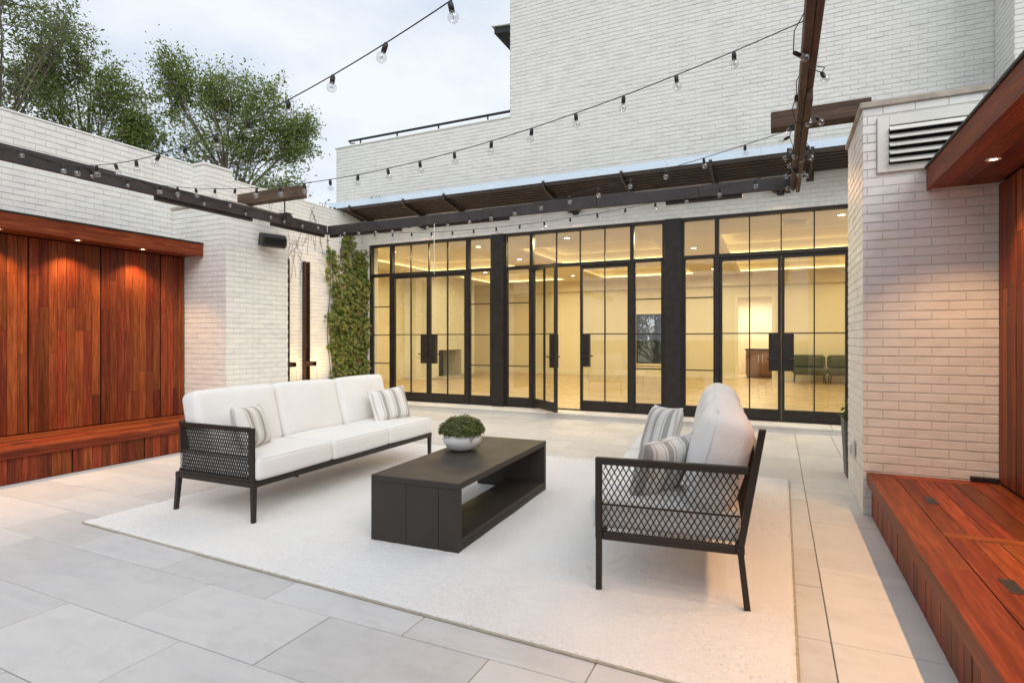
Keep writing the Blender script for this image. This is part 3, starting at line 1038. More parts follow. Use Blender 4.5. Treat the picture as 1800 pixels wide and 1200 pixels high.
# ================================================================== LEFT SIDE: garden wall, pillar, bump, fountain wall
gw = thing('garden_wall', 'long white painted brick garden wall above the left timber alcove', 'wall', (-7.7, 2.0, 0))
MB().box(-7.95, -7.555, -4.0, 5.62, -.1, 3.81).obj('wall_core', 'brick_joint', gw)
MB().box(-7.97, -7.545, -4.0, 5.40, 3.81, 3.835, .006).obj('wall_coping', 'brick_paint', gw)
B = Bricks(gw)
B.face((-7.555, -1.0, 0), (0, 1, 0), (1, 0, 0), 6.4, 2.45, 2.45 + 20 * BH, phase=.3)
B.build()
pb = thing('wall_pilaster', 'square white brick pilaster rising from the garden wall behind the pillar', 'pillar', (-7.5, 5.62, 0))
MB().box(-7.95, -7.30, 5.40, 5.85, 3.16, 3.80).box(-7.95, -7.552, 5.622, 5.85, 0, 3.16).obj('pilaster_core', 'brick_joint', pb)
MB().box(-7.97, -7.288, 5.388, 5.862, 3.80, 3.835, .006).obj('pilaster_cap', 'brick_paint', pb)
B = Bricks(pb)
B.face((-7.555, 5.40, 0), (1, 0, 0), (0, -1, 0), .255, 3.17, 3.79, phase=.4)
B.face((-7.30, 5.40, 0), (0, 1, 0), (1, 0, 0), .45, 3.17, 3.79)
B.build()

def pillar(xa, xb, y0, y1, label, face_x, nx):
    t = thing('brick_pillar', label, 'pillar', ((xa + xb) / 2, (y0 + y1) / 2, 0))
    MB().box(xa, xb, y0, y1, -.02, 3.11).obj('pillar_core', 'brick_joint', t)
    return t
PY0, PY1 = 5.10, 6.12
lp = pillar(-7.54, -6.475, PY0, PY1, 'white brick pillar beside the left timber alcove carrying a black speaker', 0, 1)
MB().box(-7.54, -6.455, PY0 - .02, PY1 + .02, 3.11, 3.15, .005).obj('pillar_cap', 'cap_stone', lp)
B = Bricks(lp)
B.face((-7.54, PY0, 0), (1, 0, 0), (0, -1, 0), 1.065, .0, 3.11, phase=.75)
B.build()
B = Bricks(lp)
B.face((-6.475, PY0, 0), (0, 1, 0), (1, 0, 0), PY1 - PY0, .0, 3.11)
B.build(0)

fw = thing('fountain_wall', 'recessed cream brick wall behind the bronze water spouts', 'wall', (-8.0, 7.6, 0))
MB().box(-8.2, -7.88, 5.86, YF - .013, -.1, 3.86).obj('wall_core', 'brick_joint', fw)
MB().box(-8.22, -7.868, 5.86, YF - .013, 3.86, 3.885, .005).obj('wall_coping', 'brick_paint', fw)
B = Bricks(fw)
B.face((-7.88, 5.9, 0), (0, 1, 0), (1, 0, 0), 3.53, .0, 3.86, phase=.2)
B.build()
# basin
bs = thing('fountain_basin', 'low white brick basin under the bronze water spouts', 'basin', (-7.5, 7.2, 0))
MB().box(-7.86, -7.12, 6.14, 6.26, .0, .44, .004).box(-7.86, -7.12, 8.22, 8.34, .0, .44, .004).box(-7.24, -7.12, 6.26, 8.22, .0, .44, .004).obj('basin_wall', 'brick_paint', bs)
MB().box(-7.87, -7.10, 6.13, 6.27, .44, .47, .004).box(-7.87, -7.10, 8.21, 8.35, .44, .47, .004).box(-7.25, -7.10, 6.27, 8.21, .44, .47, .004).obj('basin_coping', 'plaster', bs)
MB().box(-7.86, -7.24, 6.26, 8.22, .0, .38).obj('basin_water', 'water', bs)
for k, yb in enumerate((7.36, 7.84)):
    t = thing('water_spout', ('tall bronze channel with a water spout, half behind the brick pillar', 'tall bronze channel with a water spout, between the pillar and the ivy')[k], 'fountain', (-7.85, yb, .4))
    MB().box(-7.872, -7.80, yb - .06, yb - .045, .39, 2.76).box(-7.872, -7.80, yb + .045, yb + .06, .39, 2.76) \
        .box(-7.872, -7.855, yb - .045, yb + .045, .39, 2.76).obj('channel', 'bronze_channel', t)
    MB().box(-7.80, -7.64, yb - .055, yb + .055, .86, .875).box(-7.80, -7.64, yb - .055, yb - .043, .875, .94).box(-7.80, -7.64, yb + .043, yb + .055, .875, .94) \
        .box(-7.80, -7.65, yb - .043, yb + .043, .92, .932).obj('scupper', 'bronze_channel', t)
    MB().tube([(-7.66, yb, .885), (-7.61, yb, .86), (-7.585, yb, .76), (-7.57, yb, .6), (-7.56, yb, .37)], [.012, .010, .009, .008, .010], 6).obj('water_stream', 'bulb_glass', t, True)
    lamp_t = thing('basin_light', 'warm light in the basin beneath the bronze spout', 'light', (-7.42, yb + .24, .385), 0, 'basin lights under the water spouts')
    MB().lathe([(.0005, .012), (.035, .012), (.045, 0)], 16, (-7.42, yb + .24, .382)).obj('lamp_lens', 'lamp_lens', lamp_t)
    ld = bpy.data.lights.new('basin_beam', 'SPOT')
    ld.energy = 26
    ld.color = (1, .68, .30)
    ld.spot_size = R(160)
    ld.spot_blend = 1
    ld.shadow_soft_size = .05
    lo = bpy.data.objects.new('basin_beam', ld)
    COL.objects.link(lo)
    lo.parent = lamp_t
    lo.location = (0, 0, .03)
    lo.rotation_euler = (R(180), 0, 0)

# ------------------------------------------------------------------ timber alcoves: panelling, canopy, bench
def alcove(side):
    """side -1: left wall (panelling faces +X); side +1: right wall (panelling faces -X)"""
    s = side
    XP = -7.27 if s < 0 else 1.405            # face of the boards
    XB = -6.45 if s < 0 else .640             # face of the bench front
    XC = -6.90 if s < 0 else .985             # outer face of the canopy fascia
    XW = -7.545 if s < 0 else 1.70            # wall behind
    n = -s                                    # direction out of the wall along X
    YE, YN = 5.085, -1.0
    word = 'left' if s < 0 else 'right'
    by = 'beside the pillar with the speaker' if s < 0 else 'beside the pillar with the louvred vent'
    pw = thing('timber_panelling', 'upright red brown hardwood board wall ' + by, 'panelling', (XP, 2, .33))
    MB().box(XW, XP - n * .022, YN, YE, .0, 2.44).obj('backing', 'dark_void', pw)
    ends = [YE - .005, 4.75]
    while ends[-1] > YN + .72:
        ends.append(ends[-1] - .72)
    for g in range(len(ends) - 1):
        hi, lo = ends[g], ends[g + 1]
        nb = 4 if g == 0 else 8
        gap = .016
        wdt = (hi - lo - gap) / nb
        for b in range(nb):
            ya = lo + gap + b * wdt
            cuts = [.345]
            z = .345 + random.choice([.0, .35, .6, .85, 1.1, 1.35, 1.7])
            while z < 2.2:
                if z > .6: cuts.append(z)
                z += random.uniform(.75, 1.9)
            cuts.append(2.438)
            for (za, zb) in zip(cuts, cuts[1:]):
                x_off = random.uniform(0, .0015)
                piece('plank', XP - n * .022 + n * x_off, XP + n * x_off, ya + .0012, ya + wdt - .0012, za + .0008, zb - .0008, 'ipe_z', pw, .0015)
    # canopy
    ca = thing('timber_canopy', 'hardwood canopy with recessed lights over the board wall ' + by, 'canopy', ((XP + XC) / 2, 2, 2.44))
    ZB, ZT = 2.44, 2.60
    piece('fascia', XC - n * .03, XC, YN, PY0 - .013, ZB, ZT, 'ipe_y', ca, .003)
    piece('roof_deck', XW - (n * .0), XC - n * .031, YN, PY0 - .013, ZB + .03, ZT - .01, 'dark_void', ca, 0)
    piece('roof_flashing', XW + n * (.0 if s > 0 else .0), XC + n * .012, YN, PY0 - .012, ZT, ZT + .018, 'railing_metal', ca, .003)
    xs_ = np.linspace(XP + n * .0, XC - n * .031, 5)
    for a, b in zip(xs_, xs_[1:]):
        piece('soffit_board', a + n * .001, b - n * .001, YN, PY0 - .014, ZB + .010, ZB + .0295, 'ipe_y', ca, .0015)
    for k in range(7):
        yl = 4.395 - .715 * k
        lamp('canopy_downlight', 'small warm recessed downlight in the timber canopy ' + by, 'light', (XP + n * .215, yl, ZB + .009), 38 if s < 0 else 50,
             'downlights in the timber canopy ' + by, .022, 108, .6, (1, .57, .26), soft=.02)
    # bench
    be = thing('timber_bench', 'long low hardwood bench box under the board wall ' + by, 'bench', ((XP + XB) / 2, 2, 0))
    ZS = .335
    MB().box(XP - n * .02, XB - n * .022, YN, YE - .01, .0, ZS - .03).obj('carcass', 'dark_void', be)
    ft = XB + n * .03                              # outer edge of the bench top
    piece('front_board', XB, ft, YN, YE, ZS - .092, ZS - .0225, 'ipe_y', be, .002)
    # upright boards on the front
    for g in range(len(ends) - 1):
        hi, lo = ends[g], ends[g + 1]
        nb = 4 if g == 0 else 8
        wdt = (hi - lo - .016) / nb
        for b in range(nb):
            ya = lo + .016 + b * wdt
            piece('front_plank', XB - n * .022, XB - n * random.uniform(0, .0015), ya + .0012, ya + wdt - .0012, .004, ZS - .094, 'ipe_z', be, .0015)
    # seat: long edge board, end board, lids with cross boards
    e0 = ft - n * .165
    joints = [YE, 3.1, 1.0, YN]
    for a, b in zip(joints, joints[1:]):
        piece('edge_board', e0, ft, b + .001, a - .001, ZS - .022, ZS, 'ipe_y', be, .002)
    piece('back_board', XP + n * .002, XP + n * .075, YN, YE, ZS - .022, ZS, 'ipe_y', be, .002)
    xa, xb = e0 - n * .004, XP + n * .079
    piece('end_board', xa, xb, YE - .12, YE, ZS - .022, ZS, 'ipe_x', be, .002)
    yb = YE - .124
    while yb > YN + .3:
        y2 = max(yb - 1.28, YN)
        wd_ = abs(xb - xa) / 5
        for k in range(5):
            a = xa - n * (k * wd_ + .002)
            bq = xa - n * ((k + 1) * wd_ - .002)
            piece('lid_board', a, bq, y2 + .003, yb - .003, ZS - .022, ZS - .0005 - random.uniform(0, .001), 'ipe_y', be, .002)
        # recessed pull
        ym = (yb + y2) / 2 + .03
        xm = xa - n * .09
        piece('lid_pull', xm - .028, xm + .028, ym - .075, ym + .075, ZS - .004, ZS + .0025, 'railing_metal', be, .001)
        piece('pull_recess', xm - .016, xm + .016, ym - .045, ym + .045, ZS + .0024, ZS + .0032, 'black_plastic', be, 0)
        if y2 > YN + .1:
            piece('cross_board', xa, xb, y2 - .085, y2 - .001, ZS - .022, ZS, 'ipe_x', be, .002)
        yb = y2 - .088
alcove(-1)

# ================================================================== RIGHT SIDE: pillar with louvre
rp = pillar(.590, 3.4, PY0, PY1, 'white brick pillar with a louvred vent beside the right timber alcove', 0, -1)
MB().box(.565, 3.42, PY0 - .025, PY1 + .02, 3.11, 3.155, .005).obj('pillar_cap', 'cap_stone', rp)
LV = (.085, .80, 2.585, 3.045)     # louvre hole from the pillar corner
B = Bricks(rp)
B.face((.590, PY0, 0), (1, 0, 0), (0, -1, 0), 1.55, .0, 3.11, holes=[LV], phase=.88)
B.build()
B = Bricks(rp)
B.face((.590, PY1, 0), (0, -1, 0), (-1, 0, 0), PY1 - PY0, .0, 3.11)
B.build(0)
MB().box(1.705, 3.4, -4.0, PY0 - .001, -.1, 3.0).obj('wall_behind', 'brick_joint', rp)
alcove(1)
lv = thing('louvred_vent', 'pale painted louvred vent set in the right brick pillar', 'vent', (1.0, PY0, 2.6))
lx0, lx1, lz0, lz1 = .590 + LV[0] + .004, .590 + LV[1] - .004, LV[2] + .02, LV[3] - .02
fy0, fy1 = PY0 - .022, PY0 - .001
MB().box(lx0, lx0 + .075, fy0, fy1, lz0, lz1, .004).box(lx1 - .075, lx1, fy0, fy1, lz0, lz1, .004) \
    .box(lx0 + .075, lx1 - .075, fy0, fy1, lz0, lz0 + .055, .004).box(lx0 + .075, lx1 - .075, fy0, fy1, lz1 - .07, lz1, .004).obj('vent_frame', 'louvre_paint', lv)
MB().box(lx0 + .075, lx1 - .075, fy1 - .004, fy1 - .001, lz0 + .055, lz1 - .07).obj('vent_back', 'dark_void', lv)
nb_ = 5
for k in range(nb_):
    z = lz0 + .055 + (k + .5) * (lz1 - lz0 - .125) / nb_
    m = MB().box(lx0 + .075, lx1 - .075, -.035, .035, -.004, .004, .002)
    rm = Matrix.Rotation(R(38), 4, 'X')
    m.v = [tuple(Vector((p[0], PY0 - .034, z)) + rm @ Vector((0, p[1], p[2]))) for p in m.v]
    m.obj('louvre_blade', 'louvre_paint', lv)
# outlet box, planter and junction box near the pillar
ob = thing('outlet_box', 'small white weatherproof outlet box on the pillar side', 'outlet', (.58, 5.55, .40))
MB().box(.555, .581, 5.50, 5.61, .36, .50, .008).obj('cover', 'outlet_white', ob)
MB().box(.535, .556, 5.52, 5.58, .39, .47, .006).obj('plug', 'outlet_white', ob)
jb = MB().box(1.24, 1.40, 5.045, 5.082, .336, .372, .004).obj('junction_box', 'black_plastic')
tag(jb, 'small black box lying on the bench against the pillar', 'box')
pl = thing('tall_planter', 'narrow grey planter standing behind the right brick pillar', 'planter', (.72, 6.62, 0))
tp = lambda p: (p[0] + (p[0] - .74) * .25 * (p[2] / .7), p[1] + (p[1] - 6.5) * .25 * (p[2] / .7), p[2])
MB().box(.60, .88, 6.36, 6.64, .002, .56, .006, tf=tp).obj('pot', 'grey_planter', pl)
MB().box(.58, .90, 6.34, 6.66, .561, .575).obj('soil', 'soil', pl)

# ================================================================== PERGOLA FRAME
pg = thing('pergola_frame', 'dark suspended timber beam frame that carries the string lights', 'pergola', (-2.8, 6.2, 2.82))
ZB0, ZT0 = 2.82, 2.945
BXL, BXR, BY = -5.80, .13, 6.20
def beam_boards(axis, a0, a1, fixed, cuts, inner_sign, mat):
    """two plies of boards, butted at cuts, the rear ply a little lower and staggered"""
    pts = [a0] + cuts + [a1]
    for i, (a, b) in enumerate(zip(pts, pts[1:])):
        dz = (0, -.004, .003, -.002)[i % 4]
        lo, hi = fixed - .019 * inner_sign, fixed + .019 * inner_sign
        if axis == 'y':
            piece('beam_board', min(lo, hi), max(lo, hi), a + .002, b - .002, ZB0 + dz, ZT0 + dz, mat, pg, .003)
        else:
            piece('beam_board', a + .002, b - .002, min(lo, hi), max(lo, hi), ZB0 + dz, ZT0 + dz, mat, pg, .003)
    pts2 = [a0] + [c + .55 for c in cuts if c + .55 < a1 - .1] + [a1]
    for i, (a, b) in enumerate(zip(pts2, pts2[1:])):
        g0, g1 = (.0 if i == 0 else random.uniform(.06, .28)), (random.uniform(.06, .22) if b != a1 else 0)
        if mat != 'beam_paint': g0, g1 = 0, .01
        dz = (-.034, -.028, .026, -.036)[i % 4]
        c0 = fixed + .040 * inner_sign
        lo, hi = c0 - .0185, c0 + .0185
        if axis == 'y':
            piece('beam_board', lo, hi, a + g0 + .002, b - g1 - .002, ZB0 + dz, ZT0 + dz, mat, pg, .003)
        else:
            piece('beam_board', a + g0 + .002, b - g1 - .002, lo, hi, ZB0 + dz, ZT0 + dz, mat, pg, .003)
beam_boards('y', -2.5, BY - .02, BXL, [-.9, 1.2, 3.02, 4.55], -1, 'beam_paint')
beam_boards('x', BXL + .02, BXR - .02, BY, [-4.9, -3.3, -1.85, -.75], 1, 'beam_paint')
beam_boards('y', -2.5, BY + .06, BXR, [-.7, 1.5, 3.3, 5.0], 1, 'weathered_y')
# outriggers on the pillars, with rods and saddles
for (xa, xb, rodx, lab) in ((-6.62, -5.50, BXL, 'weathered timber outrigger beam on the pillar with the speaker'),
                            (-.06, .68, BXR, 'weathered timber outrigger beam on the pillar with the louvred vent')):
    t = thing('outrigger_beam', lab, 'beam', ((xa + xb) / 2, 5.45, 3.16))
    MB().box(xa, xb, 5.38, 5.52, 3.157, 3.30, .006).obj('timber', 'weathered_x', t)
    rx = rodx + (.02 if rodx > 0 else -.02)
    MB().tube([(rx, 5.45, 2.97), (rx, 5.45, 3.16)], .009, 8).obj('hanger_rod', 'railing_metal', t)
    MB().box(rx - .06, rx + .06, 5.40, 5.50, 2.958, 2.972, .002).box(rx - .085, rx - .078, 5.40, 5.50, 2.86, 2.958).box(rx + .078, rx + .085, 5.40, 5.50, 2.86, 2.958) \
        .box(rx - .085, rx + .085, 5.40, 5.50, 2.972, 2.977).obj('saddle', 'railing_metal', t)

# ------------------------------------------------------------------ string lights

sock = MB().tube([(0, 0, 0), (0, 0, -.010), (0, 0, -.040)], [.008, .0115, .011], 10).mesh('socket', 'black_plastic', True)
prof = [(.0095, -.040), (.0105, -.046)]
for a in np.linspace(25, 180, 11):
    prof.append((max(.0006, .0225 * math.sin(R(a))), -.065 + .0225 * math.cos(R(a))))
bulb_me = MB().lathe(prof, 16).mesh('bulb', 'bulb_glass', True)
fil = MB().tube([(0, 0, -.048), (.004, 0, -.07), (-.004, 0, -.07), (0, 0, -.049)], .0009, 4).mesh('filament', 'bronze_channel')
def add_bulb(parent, p, tilt=(0, 0, 0)):
    link('socket', sock, parent, p, tilt)
    b = link('bulb', bulb_me, parent, p, tilt)
    link('filament', fil, b, (0, 0, 0), None, True)
def strand(label, A, Bp, sag, spacing, first=.12, swing=.15):
    A, Bp = Vector(A), Vector(Bp)
    t = thing('string_light', label, 'string light', A[:])
    n = 48
    pt = lambda s: A.lerp(Bp, s) - Vector((0, 0, sag * 4 * s * (1 - s)))
    pts = [pt(i / n) for i in range(n + 1)]
    MB().tube(pts, .0027, 6).obj('cable', 'black_plastic', t, True)
    Ln = (Bp - A).length
    d = first
    while d < Ln - .08:
        add_bulb(t, pt(d / Ln) - Vector((0, 0, .002)), (random.uniform(-swing, swing), random.uniform(-swing, swing), random.uniform(0, 3)))
        d += spacing
    return t
strand('string light crossing highest over the court in front of the trees', (.12, 1.62, 2.90), (-5.78, 2.78, 2.90), .39, .36, .2, .35)
strand('string light sagging across the tall white brick wall to the left beam', (.11, 3.12, 2.90), (-5.78, 3.62, 2.92), .33, .295, .32)
strand('string light running from the right outrigger to the far left beam corner', (.10, 4.78, 2.93), (-5.72, 6.16, 2.90), .20, .33, .35)
strand('string light hanging lowest in front of the glass door tops', (.10, 5.75, 2.88), (-5.70, 6.10, 2.86), .22, .31, .3)
# strand clipped along the left beam
t = thing('string_light', 'string light clipped along the dark left beam', 'string light', (-5.74, 2.0, 2.9))
pts, k = [], 0
yv = 1.6
while yv < 6.15:
    pts.append((-5.768 + .012 * math.sin(k * 2.1), yv, 2.935 - .03 * abs(math.sin(k * .9))))
    yv += .14
    k += 1
MB().tube(pts, .0027, 6).obj('cable', 'black_plastic', t, True)
for i, p in enumerate(pts[1::2]):
    add_bulb(t, Vector(p) + Vector((.018, random.uniform(-.03, .03), -.004)), (random.uniform(-.3, .3), random.uniform(-.7, .1), 0))
# tangled strand wound round the right beam
t = thing('string_light', 'tangled string light wound round the brown right beam', 'string light', (.13, 4.0, 2.9))
pts, bl = [], []
yv, k = 1.9, 0
while yv < 6.1:
    ph = k * .62
    rad = .062 + .02 * math.sin(k * 1.7)
    pts.append((.15 + rad * 1.15 * math.cos(ph), yv, 2.875 + (rad + .035) * math.sin(ph)))
    if k % 3 == 1 or (yv > 4.6 and k % 2):
        bl.append(pts[-1])
    yv += .085 if yv < 4.9 else .05
    k += 1
MB().tube(pts, .0027, 6).obj('cable', 'black_plastic', t, True)
for p in bl:
    add_bulb(t, Vector(p), (random.uniform(-1.2, 1.2), random.uniform(-1.3, 1.3), 0))
# white cord hanging from the beam
wc = MB()
wc.tube([(-3.98, 6.16, 2.82), (-3.982, 6.155, 2.55), (-3.975, 6.15, 2.36), (-3.985, 6.15, 2.26), (-3.96, 6.15, 2.22), (-3.945, 6.15, 2.25), (-3.965, 6.15, 2.30), (-3.985, 6.15, 2.33), (-3.995, 6.15, 2.24), (-3.97, 6.15, 2.17)], .004, 6)
tag(wc.obj('hanging_cord', 'cord_white', None, True), 'thin white cord with a loose knot hanging from the back beam', 'cord')

# ------------------------------------------------------------------ speaker
sp = thing('wall_speaker', 'black wedge shaped loudspeaker mounted on the left brick pillar', 'speaker', (-6.46, 5.70, 2.70))
prof2 = [(-.07, -.09), (.06, -.085), (.085, -.05), (.075, .05), (.03, .09), (-.07, .09)]
sv, sf = [], []
for yy_ in (-.17, -.15, .15, .17):
    q = .86 if abs(yy_) > .16 else 1
    for (a, b) in prof2:
        sv.append((a * q, yy_, b * q))
n6 = 6
for i in range(3):
    for k in range(n6):
        sf.append((i * n6 + k, i * n6 + (k + 1) % n6, (i + 1) * n6 + (k + 1) % n6, (i + 1) * n6 + k))
sf += [tuple(range(n6))[::-1], tuple(range(18, 24))]
m = MB().add(sv, sf)
rt = Matrix.Translation((-6.31, 5.70, 2.70)) @ Matrix.Rotation(R(-18), 4, 'Z') @ Matrix.Rotation(R(14), 4, 'Y')
m.v = [tuple(rt @ Vector(p)) for p in m.v]
m.obj('cabinet', 'black_plastic', sp)
m = MB().box(.082, .090, -.145, .145, -.05, .045, .003)
m.v = [tuple(rt @ Vector(p)) for p in m.v]
m.obj('grille', 'dark_void', sp)
MB().box(-6.466, -6.45, 5.64, 5.76, 2.64, 2.76, .003).tube([(-6.45, 5.70, 2.70), (-6.37, 5.70, 2.70)], .02, 8).obj('mount', 'black_plastic', sp)

# ================================================================== FURNITURE
def rounded(sx, sy, sz, r, puff=(0, 0, 0), n=12, noise=.0, seed=0):
    """soft box, centred, as verts/faces"""
    hx, hy, hz = sx / 2, sy / 2, sz / 2
    idx, V, F = {}, [], []
    def grid(L, h):
        q = [-h, -h + r * .3, -h + r * .65, -h + r]
        mid = list(np.linspace(-h + r, h - r, max(3, int(L / .045)))[1:-1])
        return q + mid + [h - r, h - r * .65, h - r * .3, h]
    gx, gy, gz = grid(sx, hx), grid(sy, hy), grid(sz, hz)
    rs = np.random.default_rng(seed)
    ph = rs.uniform(0, 6.28, 6)
    def vert(x, y, z):
        key = (round(x, 5), round(y, 5), round(z, 5))
        if key in idx: return idx[key]
        i_ = np.array([max(-hx + r, min(hx - r, x)), max(-hy + r, min(hy - r, y)), max(-hz + r, min(hz - r, z))])
        d = np.array([x, y, z]) - i_
        L = np.linalg.norm(d)
        p = i_ + (d / L * r if L > 1e-9 else 0)
        a, b, c = x / hx, y / hy, z / hz
        wx, wy, wz = (1 - a * a), (1 - b * b), (1 - c * c)
        q = p.copy()
        q[0] += puff[0] * a * wy * wz
        q[1] += puff[1] * b * wx * wz
        q[2] += puff[2] * c * wx * wy
        if noise:
            q += noise * np.array([math.sin(9 * y + ph[0]) * math.sin(7 * z + ph[1]), math.sin(8 * x + ph[2]) * math.sin(9 * z + ph[3]), math.sin(7 * x + ph[4]) * math.sin(6 * y + ph[5])])
        idx[key] = len(V)
        V.append(tuple(q))
        return idx[key]
    def face(ax, sgn):
        A = (gy, gz, gx)[ax], (gz, gx, gy)[ax]
        h = (hx, hy, hz)[ax] * sgn
        def co(u, v):
            return ((h, u, v), (v, h, u), (u, v, h))[ax]
        for i in range(len(A[0]) - 1):
            for j in range(len(A[1]) - 1):
                q = [vert(*co(A[0][i], A[1][j])), vert(*co(A[0][i + 1], A[1][j])), vert(*co(A[0][i + 1], A[1][j + 1])), vert(*co(A[0][i], A[1][j + 1]))]
                F.append(tuple(q if sgn > 0 else q[::-1]))
    for ax in range(3):
        face(ax, 1)
        face(ax, -1)
    return V, F
def seam_loop(sx, sy, r, z, rad):
    """piping loop round a soft box at height z (local)"""
    hx, hy = sx / 2 - r * .28, sy / 2 - r * .28
    cr_ = r * .9
    pts = []
    for (cx, cy, a0) in ((hx - cr_, hy - cr_, 0), (-hx + cr_, hy - cr_, 90), (-hx + cr_, -hy + cr_, 180), (hx - cr_, -hy + cr_, 270)):
        for a in np.linspace(a0, a0 + 90, 5):
            pts.append((cx + cr_ * math.cos(R(a)), cy + cr_ * math.sin(R(a)), z))
    pts.append(pts[0])
    return MB().tube(pts, rad, 6, cap=False)
def cushion(parent, name, size, r, loc, rot=(0, 0, 0), puff=(.0, .0, .02), noise=.003, seed=0, flat_axis='z'):
    V, F = rounded(*size, r, puff, noise=noise, seed=seed)
    o = MB().add(V, F).obj(name, 'cushion_fabric', parent, True, True, loc, rot)
    if flat_axis == 'z':
        for zz in (size[2] / 2 - r * .28,):
            seam_loop(size[0], size[1], r, zz, .0035).obj('piping', 'piping_fabric', o, True, True)
    return o
def throw_pillow(parent_loc, label, W, H, T, loc, rot):
    n = 22
    V, F = [], []
    for sgn in (1, -1):
        b = len(V)
        for i in range(n + 1):
            for j in range(n + 1):
                u, v = -1 + 2 * i / n, -1 + 2 * j / n
                th = T / 2 * max(0, (1 - u ** 4) * (1 - v ** 4)) ** .55
                th += .004 * math.sin(5 * u + 2 * v) * (1 - u * u) * (1 - v * v)
                x = u * W / 2 * (1 - .07 * (1 - v * v))
                y = v * H / 2 * (1 - .07 * (1 - u * u))
                V.append((x, y, sgn * (th + .0015)))
        for i in range(n):
            for j in range(n):
                q = (b + i * (n + 1) + j, b + (i + 1) * (n + 1) + j, b + (i + 1) * (n + 1) + j + 1, b + i * (n + 1) + j + 1)
                F.append(q if sgn > 0 else q[::-1])
    o = MB().add(V, F).obj('throw_pillow', 'striped_fabric', None, True, False, loc, rot)
    tag(o, label, 'pillow', None)
    edge = []
    for k in range(4 * n + 1):
        s_, q = divmod(k, n)
        tt = -1 + 2 * q / n
        u, v = ((tt, -1), (1, tt), (-tt, 1), (-1, -tt), (-1, -1))[min(s_, 4)]
        edge.append((u * W / 2 * (1 - .07 * (1 - v * v)), v * H / 2 * (1 - .07 * (1 - u * u)), 0))
    MB().tube(edge, .004, 6, cap=False).obj('piping', 'piping_fabric', o, True, True)
    return o

def net(path, z0, z1, pitch=.034, lean=.0, slope=1.9, rad=.0032):
    """crossing rope net on a wall that follows path (list of xy), between z0 and z1"""
    P = [Vector((a, b, 0)) for a, b in path]
    cum = [0]
    for a, b in zip(P, P[1:]):
        cum.append(cum[-1] + (b - a).length)
    L = cum[-1]
    def at(s, z, off):
        s = max(0, min(L, s))
        i = max(k for k in range(len(cum)) if cum[k] <= s + 1e-9)
        i = min(i, len(P) - 2)
        f = (s - cum[i]) / max(1e-9, cum[i + 1] - cum[i])
        p = P[i].lerp(P[i + 1], f)
        d = (P[i + 1] - P[i]).normalized()
        nrm = Vector((d.y, -d.x, 0))
        q = p + nrm * (off + lean * (z - z0))
        return (q.x, q.y, z)
    H = z1 - z0
    run = H / slope
    m = MB()
    for fam in (1, -1):
        s0 = -run
        while s0 < L + run:
            a, b = (s0, s0 + run) if fam > 0 else (s0 + run, s0)
            pts = []
            for k in range(13):
                t_ = k / 12
                s_ = a + (b - a) * t_
                if -1e-6 <= s_ <= L + 1e-6:
                    pts.append(at(s_, z0 + H * t_, fam * .0025))
            if len(pts) > 1:
                m.tube(pts, rad, 5, cap=False)
            s0 += pitch
    return m

# ---- left sofa: local x = forward, y = along
L1, D1 = 2.40, .84
sofa = thing('garden_sofa', 'three seat white sofa beside the left timber bench, with curved rope arm', 'sofa', (-3.87, 4.115, .016), R(1.0))
fr = MB()
hx, hy = D1 / 2, L1 / 2
fr.box(hx - .04, hx, -hy, hy, .255, .30, .004).box(-hx, -hx + .04, -hy, hy, .255, .30, .004)
fr.box(-hx + .04, hx - .04, -hy, -hy + .04, .255, .30, .004).box(-hx + .04, hx - .04, hy - .04, hy, .255, .30, .004)
for yb_ in (-.4, .4):
    fr.box(-hx + .04, hx - .04, yb_ - .02, yb_ + .02, .26, .295, .003)
fr.obj('seat_frame', 'sofa_frame', sofa, local=True)
for (lx, ly, dx, dy) in ((hx - .02, -hy + .02, .0, 0), (hx - .02, hy - .02, 0, 0), (-hx + .02, -hy + .02, -.035, 0), (-hx + .02, hy - .02, -.035, 0), (-hx + .06, 0, 0, 0)):
    lg = MB()
    w_ = .017
    lg.add([(lx + dx + a * w_ * .8, ly + dy + b * w_ * .8, 0) for a, b in ((-1, -1), (1, -1), (1, 1), (-1, 1))] + [(lx + a * w_, ly + b * w_, .257) for a, b in ((-1, -1), (1, -1), (1, 1), (-1, 1))],
           [(3, 2, 1, 0), (4, 5, 6, 7), (0, 1, 5, 4), (1, 2, 6, 5), (2, 3, 7, 6), (3, 0, 4, 7)])
    lg.obj('leg', 'sofa_frame', sofa, local=True)
fr = MB().box(hx - .05, hx, -hy - .002, -hy + .022, .30, .688, .004)
fr.obj('arm_post', 'sofa_frame', sofa, local=True)
